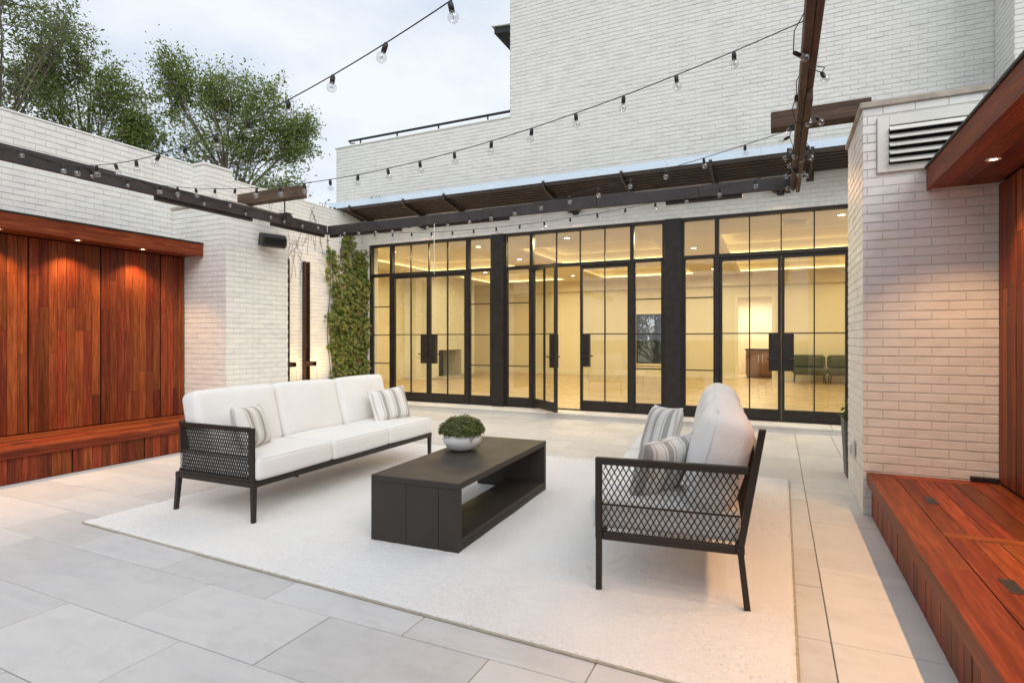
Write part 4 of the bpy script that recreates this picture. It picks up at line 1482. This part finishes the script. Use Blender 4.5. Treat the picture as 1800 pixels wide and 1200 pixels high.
# strap rail: along the arm, round the corner, along the back
path = [(hx - .05, -hy + .01), (-hx + .10, -hy + .01)]
for a in np.linspace(270, 180, 7)[1:]:
    path.append((-hx + .10 + .14 * math.cos(R(a)), -hy + .15 + .14 * math.sin(R(a))))
path.append((-hx - .04, hy - .02))
def strap(path, za, zb, thick):
    m = MB()
    P = [Vector((a, b, 0)) for a, b in path]
    ring = []
    for i, p in enumerate(P):
        d = (P[min(i + 1, len(P) - 1)] - P[max(i - 1, 0)]).normalized()
        nr = Vector((d.y, -d.x, 0)) * thick / 2
        ring.append([(p.x - nr.x, p.y - nr.y, za), (p.x + nr.x, p.y + nr.y, za), (p.x + nr.x, p.y + nr.y, zb), (p.x - nr.x, p.y - nr.y, zb)])
    V = [q for rg in ring for q in rg]
    F = []
    for i in range(len(P) - 1):
        for k in range(4):
            F.append((i * 4 + k, i * 4 + (k + 1) % 4, (i + 1) * 4 + (k + 1) % 4, (i + 1) * 4 + k))
    F += [(3, 2, 1, 0), tuple((len(P) - 1) * 4 + k for k in range(4))]
    return m.add(V, F)
strap(path, .655, .69, .03).obj('arm_rail', 'sofa_frame', sofa, local=True)
strap(path, .30, .318, .026).obj('base_rail', 'sofa_frame', sofa, local=True)
strap(path, .470, .480, .012).obj('mid_rail', 'sofa_frame', sofa, local=True)
net(path, .315, .658, .024, 0, 2.2, .0036).obj('woven_rope', 'rope', sofa, local=True)
MB().box(-hx - .055, -hx - .025, hy - .04, hy - .01, .30, .69, .004).obj('back_post', 'sofa_frame', sofa, local=True)
cl = (L1 - .02) / 3
for k in range(3):
    yc = -hy + .015 + cl * (k + .5)
    cushion(sofa, 'seat_cushion', (D1 - .02 + .03, cl - .004, .165), .035, (.005 + .015, yc, .386), (0, 0, 0), (.004, .0, .012), .002, k)
    V, F = rounded(.19, cl - .012, .50, .05, (.035, .0, .01), noise=.004, seed=20 + k)
    MB().add(V, F).obj('back_cushion', 'cushion_fabric', sofa, True, True, (-.255, yc, .675), (0, R(-14), R((-1.2, .6, 1.0)[k])))

# ---- right sofa: faces the other way, straight arm frame at its near end
L2, D2 = 2.35, .74
s2 = thing('garden_sofa', 'white sofa beside the right timber bench, with straight diamond rope arm', 'sofa', (-.64, 4.14, .016), R(180 + 6.0))
hx, hy = D2 / 2, L2 / 2
fr = MB()
fr.box(hx - .04, hx, -hy, hy, .27, .31, .004).box(-hx, -hx + .04, -hy, hy, .27, .31, .004)
fr.box(-hx + .04, hx - .04, -hy, -hy + .035, .27, .31, .004).box(-hx + .04, hx - .04, hy - .035, hy, .27, .31, .004)
fr.box(-hx + .04, hx - .04, -.02, .02, .275, .305, .003)
fr.obj('seat_frame', 'sofa_frame', s2, local=True)
for (lx, ly, dx) in ((hx - .018, hy - .018, .0), (hx - .018, -hy + .018, .0), (-hx + .018, hy - .018, -.03), (-hx + .018, -hy + .018, -.03), (-hx + .018, .0, -.03)):
    lg = MB()
    w_ = .015
    lg.add([(lx + dx + a * w_, ly + b * w_, 0) for a, b in ((-1, -1), (1, -1), (1, 1), (-1, 1))] + [(lx + a * w_, ly + b * w_, .272) for a, b in ((-1, -1), (1, -1), (1, 1), (-1, 1))],
           [(3, 2, 1, 0), (4, 5, 6, 7), (0, 1, 5, 4), (1, 2, 6, 5), (2, 3, 7, 6), (3, 0, 4, 7)])
    lg.obj('leg', 'sofa_frame', s2, local=True)
# near end is local +y (the sofa is turned round)
ye = hy - .015
MB().box(hx - .035, hx, ye - .016, ye + .016, .31, .70, .004).obj('arm_post', 'sofa_frame', s2, local=True)
MB().box(-hx - .02, hx, ye - .018, ye + .018, .668, .705, .005).obj('arm_rail', 'sofa_frame', s2, local=True)
for yy_, hh in ((ye, .585), (0, .47), (-hy + .015, .47)):
    m = MB().box(-.016, .016, yy_ - .016, yy_ + .016, 0, hh, .003)
    m.v = [(p[0] - hx + .018 - p[2] * .17, p[1], p[2] + .31 - .001) for p in m.v]
    m.obj('back_post', 'sofa_frame', s2, local=True)
m = MB().box(-hx + .018 - .080 - .016, -hx + .018 - .080 + .016, -hy, ye - .017, .765, .79, .004)
m.obj('back_rail', 'sofa_frame', s2, local=True)
net([(hx - .03, ye), (-hx + .02, ye)], .315, .668, .031, 0, 1.75, .0031).obj('woven_rope', 'rope', s2, local=True)
MB().box(-hx + .02, hx - .03, ye - .004, ye + .004, .452, .460).obj('mid_rail', 'sofa_frame', s2, local=True)
bk = net([(-hx + .018, -hy + .02), (-hx + .018, hy - .02)], .315, .765, .05, -.17, 1.75, .0030)
bk.obj('woven_back', 'rope', s2, local=True)
cl = (L2 - .05) / 3
for k in range(3):
    yc = -hy + .01 + cl * (k + .5)
    cushion(s2, 'seat_cushion', (D2 + .03, cl - .004, .15), .035, (.03, yc, .387), (0, 0, 0), (.004, 0, .012), .002, 40 + k)
    V, F = rounded(.22, cl - .014, .52, .075, (.045, .0, .02), noise=.007, seed=60 + k)
    o = MB().add(V, F).obj('back_cushion', 'cushion_fabric', s2, True, True, (-.250, yc, .690), (0, R(-16), R((.8, -1.0, 1.5)[k])))
    seam = []
    for a in np.linspace(0, 2 * math.pi, 41):
        cx, cz = math.cos(a), math.sin(a)
        q = max(abs(cx) / 1, abs(cz) / 1)
        seam.append((.076, (cl - .03) / 2 * max(-1, min(1, 1.28 * cx)) * .985, .25 * max(-1, min(1, 1.28 * cz))))
    MB().tube(seam, .003, 6, cap=False).obj('piping', 'piping_fabric', o, True, True)

# pillows: local z is the face normal, local y up
def pillow_at(label, loc, normal, W, H, T, roll=0):
    nrm = Vector(normal).normalized()
    upv = Vector((0, 0, 1))
    xax = upv.cross(nrm).normalized()
    yax = nrm.cross(xax)
    m = Matrix((xax, yax, nrm)).transposed().to_4x4() @ Matrix.Rotation(roll, 4, 'Z')
    return throw_pillow(None, label, W, H, T, loc, m.to_euler())
pillow_at('striped throw pillow in the rope arm corner of the left sofa', (-3.80, 3.22, .655), (.86, .42, .32), .46, .34, .15, R(-3))
pillow_at('striped throw pillow at the open end of the left sofa', (-3.80, 5.00, .645), (.92, -.22, .34), .50, .36, .15, R(4))
pillow_at('striped throw pillow leaning in the rope arm corner of the right sofa', (-.60, 3.28, .63), (-.82, .42, .36), .42, .36, .15, R(-4))
pillow_at('striped throw pillow in the middle of the right sofa', (-.78, 4.22, .655), (-.80, -.50, .30), .50, .42, .15, R(4))

# ---- coffee table
ct = thing('coffee_table', 'dark brown grey box coffee table with open sides on the rug', 'table', (-2.165, 3.87, .016), R(2.3))
TW, TL, TH = .66, 1.64, .432
hx, hy = TW / 2, TL / 2
MB().box(-hx, hx, -hy, hy, TH - .042, TH, .003).obj('table_top', 'table_paint', ct, local=True)
cuts = [-hx, -hx + .275, -hx + .515, hx]
for sy in (-1, 1):
    for a, b in zip(cuts, cuts[1:]):
        y0_, y1_ = (sy * hy, sy * (hy - .045))
        MB().box(a + .0012, b - .0012, y0_, y1_, .0, TH - .0425, .0015).obj('end_panel', 'table_paint', ct, local=True)
MB().box(-hx + .30, hx - .004, -hy + .046, hy - .046, .035, .072, .003).obj('shelf', 'table_paint', ct, local=True)
MB().box(hx - .03, hx - .001, -hy + .046, hy - .046, .002, .034, .002).box(-hx + .30, -hx + .33, -hy + .046, hy - .046, .002, .034, .002).obj('plinth_rail', 'table_paint', ct, local=True)

# ---- bowl with clipped plant
TZ = .016 + TH
bowl = thing('plant_bowl', 'round white bowl on the coffee table', 'bowl', (-2.33, 4.02, TZ))
prof = [(.002, .004), (.085, .002), (.125, .025), (.152, .065), (.160, .095), (.152, .130), (.138, .152), (.132, .155), (.128, .150), (.140, .125), (.146, .1), (.002, .12)]
MB().lathe(prof, 40).obj('bowl_body', 'ceramic', bowl, True, True)
MB().lathe([(.002, .128), (.138, .126)], 24).obj('soil', 'soil', bowl, False, True)

def leafcloud(name, P, Nn, size, mat, aspect=.55, parent=None, smooth=False, jitter=.35):
    """one diamond leaf per point: P (n,3) centres, Nn (n,3) rough facing"""
    n = len(P)
    N = Nn + rng.normal(0, jitter, (n, 3))
    N /= np.linalg.norm(N, axis=1, keepdims=True) + 1e-9
    T_ = rng.normal(0, 1, (n, 3))
    T_ -= (T_ * N).sum(1, keepdims=True) * N
    T_ /= np.linalg.norm(T_, axis=1, keepdims=True) + 1e-9
    Bv = np.cross(N, T_)
    s = (size * rng.uniform(.6, 1.35, n))[:, None]
    V = np.empty((n, 4, 3))
    V[:, 0] = P - T_ * s
    V[:, 1] = P + Bv * s * aspect + N * s * .12
    V[:, 2] = P + T_ * s
    V[:, 3] = P - Bv * s * aspect + N * s * .12
    return link(name, npmesh(name, V.reshape(-1, 3), np.arange(n * 4).reshape(-1, 4), mat), parent)

pt_ = thing('bowl_plant', 'clipped green mound plant growing in the white bowl', 'plant', (-2.33, 4.02, TZ + .127))
n = 5200
d = rng.normal(0, 1, (n, 3))
d[:, 2] = np.abs(d[:, 2]) * .9 - .12
d /= np.linalg.norm(d, axis=1, keepdims=True)
lump = 1 + .07 * np.sin(d[:, 0] * 9 + 1) * np.sin(d[:, 1] * 8) + .05 * np.sin(d[:, 2] * 14 + d[:, 0] * 6)
rad = rng.uniform(.72, 1.04, n) ** .6 * lump
P = np.array((-2.33, 4.02, TZ + .15)) + d * rad[:, None] * np.array((.182, .182, .125))
leafcloud('foliage', P, d + np.array((0, 0, .3)), .0095, 'leaf_box', .6, pt_)['kind'] = 'stuff'
stm = MB()
for k in range(26):
    a, q = random.uniform(0, 6.28), random.uniform(.03, .13)
    stm.tube([(-2.33 + q * .3 * math.cos(a), 4.02 + q * .3 * math.sin(a), TZ + .12), (-2.33 + q * 1.2 * math.cos(a), 4.02 + q * 1.2 * math.sin(a), TZ + .23)], .002, 4)
stm.obj('stems', 'vine_stem', pt_)

# ---- rug
rg = thing('area_rug', 'large off white shaggy rug under the sofas and coffee table', 'rug', (-2.25, 4.2, 0))
C0, C1, C2, C3 = np.array((-4.62, 2.44)), np.array((.07, 2.27)), np.array((.09, 6.03)), np.array((-4.55, 6.10))
nu, nv = 300, 240
u, v = np.meshgrid(np.linspace(0, 1, nu), np.linspace(0, 1, nv), indexing='ij')
XY = (C0 * ((1 - u) * (1 - v))[..., None] + C1 * (u * (1 - v))[..., None] + C2 * (u * v)[..., None] + C3 * ((1 - u) * v)[..., None])
Z = .016 + rng.uniform(-.0030, .0030, (nu, nv)) + .003 * np.sin(u * 23 + 3 * np.sin(v * 9)) * np.sin(v * 19)
XYj = XY + rng.normal(0, .0022, XY.shape)
edge = np.minimum(np.minimum(u, 1 - u), np.minimum(v, 1 - v))
Z = np.where(edge < .0015, .004, Z)
V = np.concatenate([XYj, Z[..., None]], -1).reshape(-1, 3)
ii = np.arange(nu * nv).reshape(nu, nv)
F = np.stack([ii[:-1, :-1], ii[1:, :-1], ii[1:, 1:], ii[:-1, 1:]], -1).reshape(-1, 4)
link('pile', npmesh('pile', V, F, 'rug_pile', True), rg)
# loose tufts over the pile
nt = 60000
tu, tv = rng.uniform(.001, .999, nt), rng.uniform(.001, .999, nt) ** 1.25
TP = (C0 * ((1 - tu) * (1 - tv))[:, None] + C1 * (tu * (1 - tv))[:, None] + C2 * (tu * tv)[:, None] + C3 * ((1 - tu) * tv)[:, None])
base = np.concatenate([TP, np.full((nt, 1), .012)], 1)
tip = base + np.concatenate([rng.normal(0, .007, (nt, 2)), rng.uniform(.004, .009, (nt, 1))], 1)
ang = rng.uniform(0, 6.28, nt)
side = np.stack([np.cos(ang), np.sin(ang), np.zeros(nt)], 1) * .0030
TV = np.empty((nt, 3, 3))
TV[:, 0], TV[:, 1], TV[:, 2] = base - side, base + side, tip
o = link('pile_tufts', npmesh('pile_tufts', TV.reshape(-1, 3), np.arange(nt * 3).reshape(-1, 3), 'rug_pile'), rg)
o['kind'] = 'stuff'
cs = [(*C0, .006), (*C1, .006), (*C2, .006), (*C3, .006), (*C0, .006)]
MB().tube([tuple(Vector(cs[i]).lerp(Vector(cs[i + 1]), k / 12)) for i in range(4) for k in range(12)] + [cs[0]], .0065, 6, cap=False).obj('binding', 'rug_binding', rg, True)

# ================================================================== PLANTS
def ivy_leaves(name, P, Nn, size, mat, parent):
    """five pointed ivy leaves, one polygon fan each as two quads"""
    n = len(P)
    N = Nn + rng.normal(0, .4, (n, 3))
    N /= np.linalg.norm(N, axis=1, keepdims=True)
    T_ = np.tile(np.array((0, 0, -1.0)), (n, 1)) + rng.normal(0, .45, (n, 3))
    T_ -= (T_ * N).sum(1, keepdims=True) * N
    T_ /= np.linalg.norm(T_, axis=1, keepdims=True)
    Bv = np.cross(N, T_)
    s = (size * rng.uniform(.55, 1.3, n))[:, None]
    shp = [(-.35, 0), (-.55, .45), (.0, .38), (.15, .75), (.45, .3), (1.0, 0), (.45, -.3), (.15, -.75), (.0, -.38), (-.55, -.45)]
    V = np.stack([P + T_ * s * a + Bv * s * b + N * s * (.18 * abs(b) - .1 * a * a) for a, b in shp], 1)
    base = np.arange(n)[:, None] * 10
    tri = np.concatenate([base + np.array([[0, k, k + 1]]) for k in range(1, 9)] + [base + np.array([[0, 9, 1]])[:, :3] * 0 + np.array([[0, 8, 9]])], 0)
    return link(name, npmesh(name, V.reshape(-1, 3), tri, mat), parent)

iv = thing('ivy', 'column of green ivy climbing the corner beside the glass doors', 'ivy', (-7.7, 9.0, 0))
XWv = -7.872
Pl, Nl = [], []
def dens(yv, z):
    # full column low down, three ragged fingers at the top
    w0 = .46 + .08 * math.sin(z * 4.1 + 1) + .06 * math.sin(z * 11 + 1)
    c0 = 8.88
    d = 0
    if .25 < z < 2.45 + .25 * math.sin(yv * 9):
        d = max(d, 1 - (abs(yv - c0) / w0) ** 5)
    for (c, wd2, top) in ((8.56, .10, 3.05), (8.92, .17, 3.42), (9.25, .14, 3.15)):
        if z < top:
            d = max(d, 1 - (abs(yv - c - .04 * math.sin(z * 7 + c)) / (wd2 * (1.25 - .25 * z / top))) ** 2)
    return d
k = 0
while k < 3600:
    yv, z = random.uniform(8.25, 9.44), random.uniform(.25, 3.45)
    if random.random() < dens(yv, z):
        dpt = random.uniform(.01, .24) * (1 if .4 < z < 2.6 else .55)
        Pl.append((XWv + dpt, yv, z))
        Nl.append((.9, -.25, .35))
        k += 1
k = 0
while k < 650:                                     # round the corner on the house wall
    xv, z = random.uniform(-7.88, -7.62), random.uniform(.3, 3.2)
    if random.random() < 1 - ((xv + 7.88) / (.24 + .06 * math.sin(z * 6))) ** 2:
        Pl.append((xv, YF - random.uniform(.015, .12), z))
        Nl.append((.2, -.95, .35))
        k += 1
for q in range(26):                                # stray shoots that stand off the column
    yv, z = random.choice((8.38, 8.42, 9.32, 9.38)) + random.uniform(-.03, .03), random.uniform(.5, 3.0)
    lean = random.uniform(.05, .16) * (-1 if yv < 8.9 else .3)
    for j in range(random.randint(5, 10)):
        Pl.append((XWv + .06 + j * .015 + random.uniform(-.02, .02), yv + lean * j * .14, z + j * random.uniform(.01, .035)))
        Nl.append((.7, -.5, .4))
for k in range(60):                                # sprig over the awning
    Pl.append((-7.55 + random.uniform(-.10, .22), YF - random.uniform(.02, .08), 3.93 + random.uniform(0, .34)))
    Nl.append((.1, -.9, .4))
o = ivy_leaves('foliage', np.array(Pl), np.array(Nl), .047, 'leaf_ivy', iv)
o['kind'] = 'stuff'
stm = MB()
for k in range(9):
    yv = 8.45 + k * .11
    pts = [(XWv + .012, yv + .05 * math.sin(j * .9 + k), .05 + j * .28) for j in range(11 if k % 3 else 13)]
    stm.tube(pts, .006, 5)
stm.tube([(-7.5, YF - .02, 3.7), (-7.46, YF - .03, 4.0), (-7.40, YF - .03, 4.24)], .004, 5)
stm.obj('stems', 'vine_stem', iv)
# bare vine stems on the fountain wall
dv = thing('bare_vine', 'leafless brown creeper stems on the cream fountain wall', 'vine', (-7.87, 7.7, 2.2))
vm = MB()
def twig(yv, z, length, lean, depth=0):
    pts = []
    n_ = max(3, int(length / .08))
    for j in range(n_ + 1):
        pts.append((-7.868, yv + lean * j * .03 + .012 * math.sin(j * 1.7 + yv * 9), z + length * j / n_))
    vm.tube(pts, [.0035 * (1 - .7 * j / n_) for j in range(n_ + 1)], 4)
    if depth < 2:
        for j in range(1, n_, 2):
            if random.random() < .6:
                twig(pts[j][1], pts[j][2], length * random.uniform(.25, .5), random.choice((-1, 1)) * random.uniform(.8, 1.6), depth + 1)
for yv, z, ln in ((7.50, 2.35, .8), (7.62, 2.45, .6), (7.72, 2.3, .9), (7.42, 2.5, .7), (7.3, 3.1, .5), (7.0, 3.2, .5), (7.9, 2.9, .7), (8.1, 3.0, .7), (8.3, 2.9, .8), (6.3, 3.3, .45), (6.15, 3.35, .4), (8.0, 3.2, .5), (6.8, 3.2, .5)):
    twig(yv, z, ln, random.uniform(-.5, .5))
vm.obj('stems', 'vine_stem', dv)
# planter tuft
ptf = thing('planter_plant', 'small green plant in the narrow grey planter', 'plant', (.74, 6.5, .57))
P = np.array((.66, 6.46, .64)) + rng.normal(0, 1, (160, 3)) * np.array((.05, .06, .05))
leafcloud('foliage', P, np.tile((0, -.4, .8), (160, 1)), .028, 'leaf_dark', .45, ptf)['kind'] = 'stuff'
MB().tube([(.70, 6.48, .57), (.66, 6.46, .66)], .005, 5).obj('stem', 'vine_stem', ptf)

def tree(name, label, base, height, crowns, n_leaf, leaf, mat, seed, limb=.18, clump=.36):
    """trunk with limbs running into every crown lobe; leaves in clumps round twig ends"""
    rs = random.Random(seed)
    nr = np.random.default_rng(seed)
    t = thing(name, label, 'tree', base, 0, 'trees behind the garden wall')
    bx, by, bz = base
    tm = MB()
    top = Vector((bx + .3, by, bz + height * .62))
    tp_ = [Vector((bx, by, bz)).lerp(top, k / 8) + Vector((math.sin(k * 1.3 + seed) * .10, math.cos(k * 1.1) * .08, 0)) for k in range(9)]
    tm.tube(tp_, [limb * (1 - .65 * k / 8) for k in range(9)], 9)
    tips = []
    for (cx, cy, cz, rx, ry, rz) in crowns:
        C = Vector((bx + cx, by + cy, bz + cz))
        st = tp_[min(8, max(1, int((cz - rz * 1.1 - rx * .9) / (height * .62) * 8)))]
        nl = 5
        for j in range(nl):
            a = rs.uniform(0, 6.28)
            e = C + Vector((math.cos(a) * rx * .55, math.sin(a) * ry * .55, rs.uniform(-.3, .6) * rz))
            mid = st.lerp(e, .5) + Vector((rs.uniform(-.2, .2), rs.uniform(-.2, .2), rs.uniform(.0, .3)))
            pts = [st, st.lerp(mid, .6), mid, mid.lerp(e, .5) + Vector((0, 0, .08)), e]
            tm.tube(pts, [limb * .30, limb * .22, limb * .15, limb * .09, limb * .05], 6)
            for q in range(15):
                d = Vector((rs.gauss(0, 1), rs.gauss(0, 1), rs.gauss(.25, .9)))
                d.normalize()
                f = rs.uniform(.55, 1.02)
                tip = C + Vector((d.x * rx * f, d.y * ry * f, d.z * rz * f))
                s0 = mid.lerp(e, rs.uniform(0, 1))
                tm.tube([s0, s0.lerp(tip, .5) + Vector((0, 0, rs.uniform(-.05, .15))), tip], [limb * .07, limb * .045, limb * .015], 4, cap=False)
                tips.append((tip, s0))
    tm.obj('trunk', 'bark', t)
    tips_a = np.array([[*a] for a, b in tips])
    tips_b = np.array([[*b] for a, b in tips])
    wgt = nr.uniform(.3, 1.0, len(tips)) ** 1.5
    pick = nr.choice(len(tips), n_leaf, p=wgt / wgt.sum())
    f = nr.beta(2.6, 1.3, n_leaf)[:, None]
    P = tips_b[pick] * (1 - f) + tips_a[pick] * f
    cl_ = nr.normal(0, 1, (n_leaf, 3)) * clump * nr.uniform(.35, 1.0, (n_leaf, 1)) * np.array((1, 1, .75))
    P = P + cl_
    leafcloud('crown', P, nr.normal(0, 1, (n_leaf, 3)) + np.array((0, 0, .8)), leaf, mat, .42, t)
    return t
def at_px(u, dist):
    k = (u - 900) / 1000
    return (dist * (k * math.cos(YAW) - math.sin(YAW)), dist * (k * math.sin(YAW) + math.cos(YAW)))
bx, by = at_px(-15, 13.5)
tree('broadleaf_tree', 'tall airy tree at the end of the garden wall, trunk showing', (bx, by, -.12), 13,
     [(0, 0, 7.8, 1.5, 1.5, 1.7), (.6, .6, 9.6, 1.4, 1.3, 1.5), (-.9, -.4, 8.6, 1.2, 1.2, 1.4), (.7, .2, 5.6, 1.3, 1.3, 1.2), (-.8, -.3, 6.0, 1.2, 1.2, 1.2)], 11000, .055, 'leaf_olive', 3, .12, .17)
bx, by = at_px(140, 15.5)
tree('broadleaf_tree', 'broad light green tree behind the long garden wall', (bx, by, -.12), 11.5,
     [(0, 0, 7.2, 1.7, 1.6, 1.6), (1.1, .6, 5.8, 1.4, 1.4, 1.4), (-.9, -.5, 6.0, 1.6, 1.5, 1.5), (-.4, -.2, 9.2, 1.0, 1.0, 1.2), (1.2, .4, 8.0, 1.0, 1.0, 1.0), (.2, .0, 4.6, 1.9, 1.6, 1.0), (-1.2, -.5, 8.6, .8, .8, 1.0), (1.6, .6, 7.0, .7, .7, .8)], 29000, .050, 'leaf_tree', 5, .12, .18)
bx, by = at_px(388, 17.0)
tree('broadleaf_tree', 'rounded green tree behind the wall pilaster', (bx, by, -.12), 11.5,
     [(0, 0, 7.2, 1.9, 1.7, 1.7), (-1.2, -.6, 9.0, .8, .8, 1.5), (1.3, .6, 8.0, 1.2, 1.1, 1.5), (.2, .1, 8.9, 1.1, 1.0, 1.1), (-1.3, -.6, 6.2, 1.2, 1.2, 1.6), (1.5, .7, 5.6, 1.3, 1.2, 1.4), (0, 0, 4.8, 2.2, 1.8, 1.1), (2.2, 1.0, 7.4, .6, .6, 1.2)], 33000, .052, 'leaf_tree', 9, .12, .19)
bx, by = at_px(548, 21.0)
tree('dark_shrub', 'dark evergreen shrub at the corner of the house behind the garden wall', (bx, by, -.12), 7.5,
     [(0, 0, 4.8, 1.1, 1.0, 1.0), (-.9, -.4, 5.2, .9, .9, 1.0), (.7, .3, 5.6, .6, .6, .9), (-1.6, -.6, 4.6, 1.0, .9, 1.0)], 17000, .06, 'leaf_dark', 13, .14, .24)
bx, by = at_px(250, 22.0)
tree('dark_shrub', 'dark dense tree showing low between the two broad trees', (bx, by, -.12), 7,
     [(0, 0, 4.6, 2.0, 1.6, 1.3), (-2.2, -.9, 4.8, 1.8, 1.5, 1.2), (2.0, .9, 4.6, 1.8, 1.5, 1.1)], 18000, .075, 'leaf_dark', 17, .16, .34)
tree('garden_tree', 'dark tree seen through the back window of the room', (-4.6, 24.0, -.12), 6,
     [(0, 0, 3.2, 1.6, 1.2, 1.3), (1.0, -.2, 1.6, 1.4, 1.0, 1.2), (-1.2, 0, 1.8, 1.3, 1.0, 1.3)], 9000, .085, 'leaf_dark', 23, .15, .34)
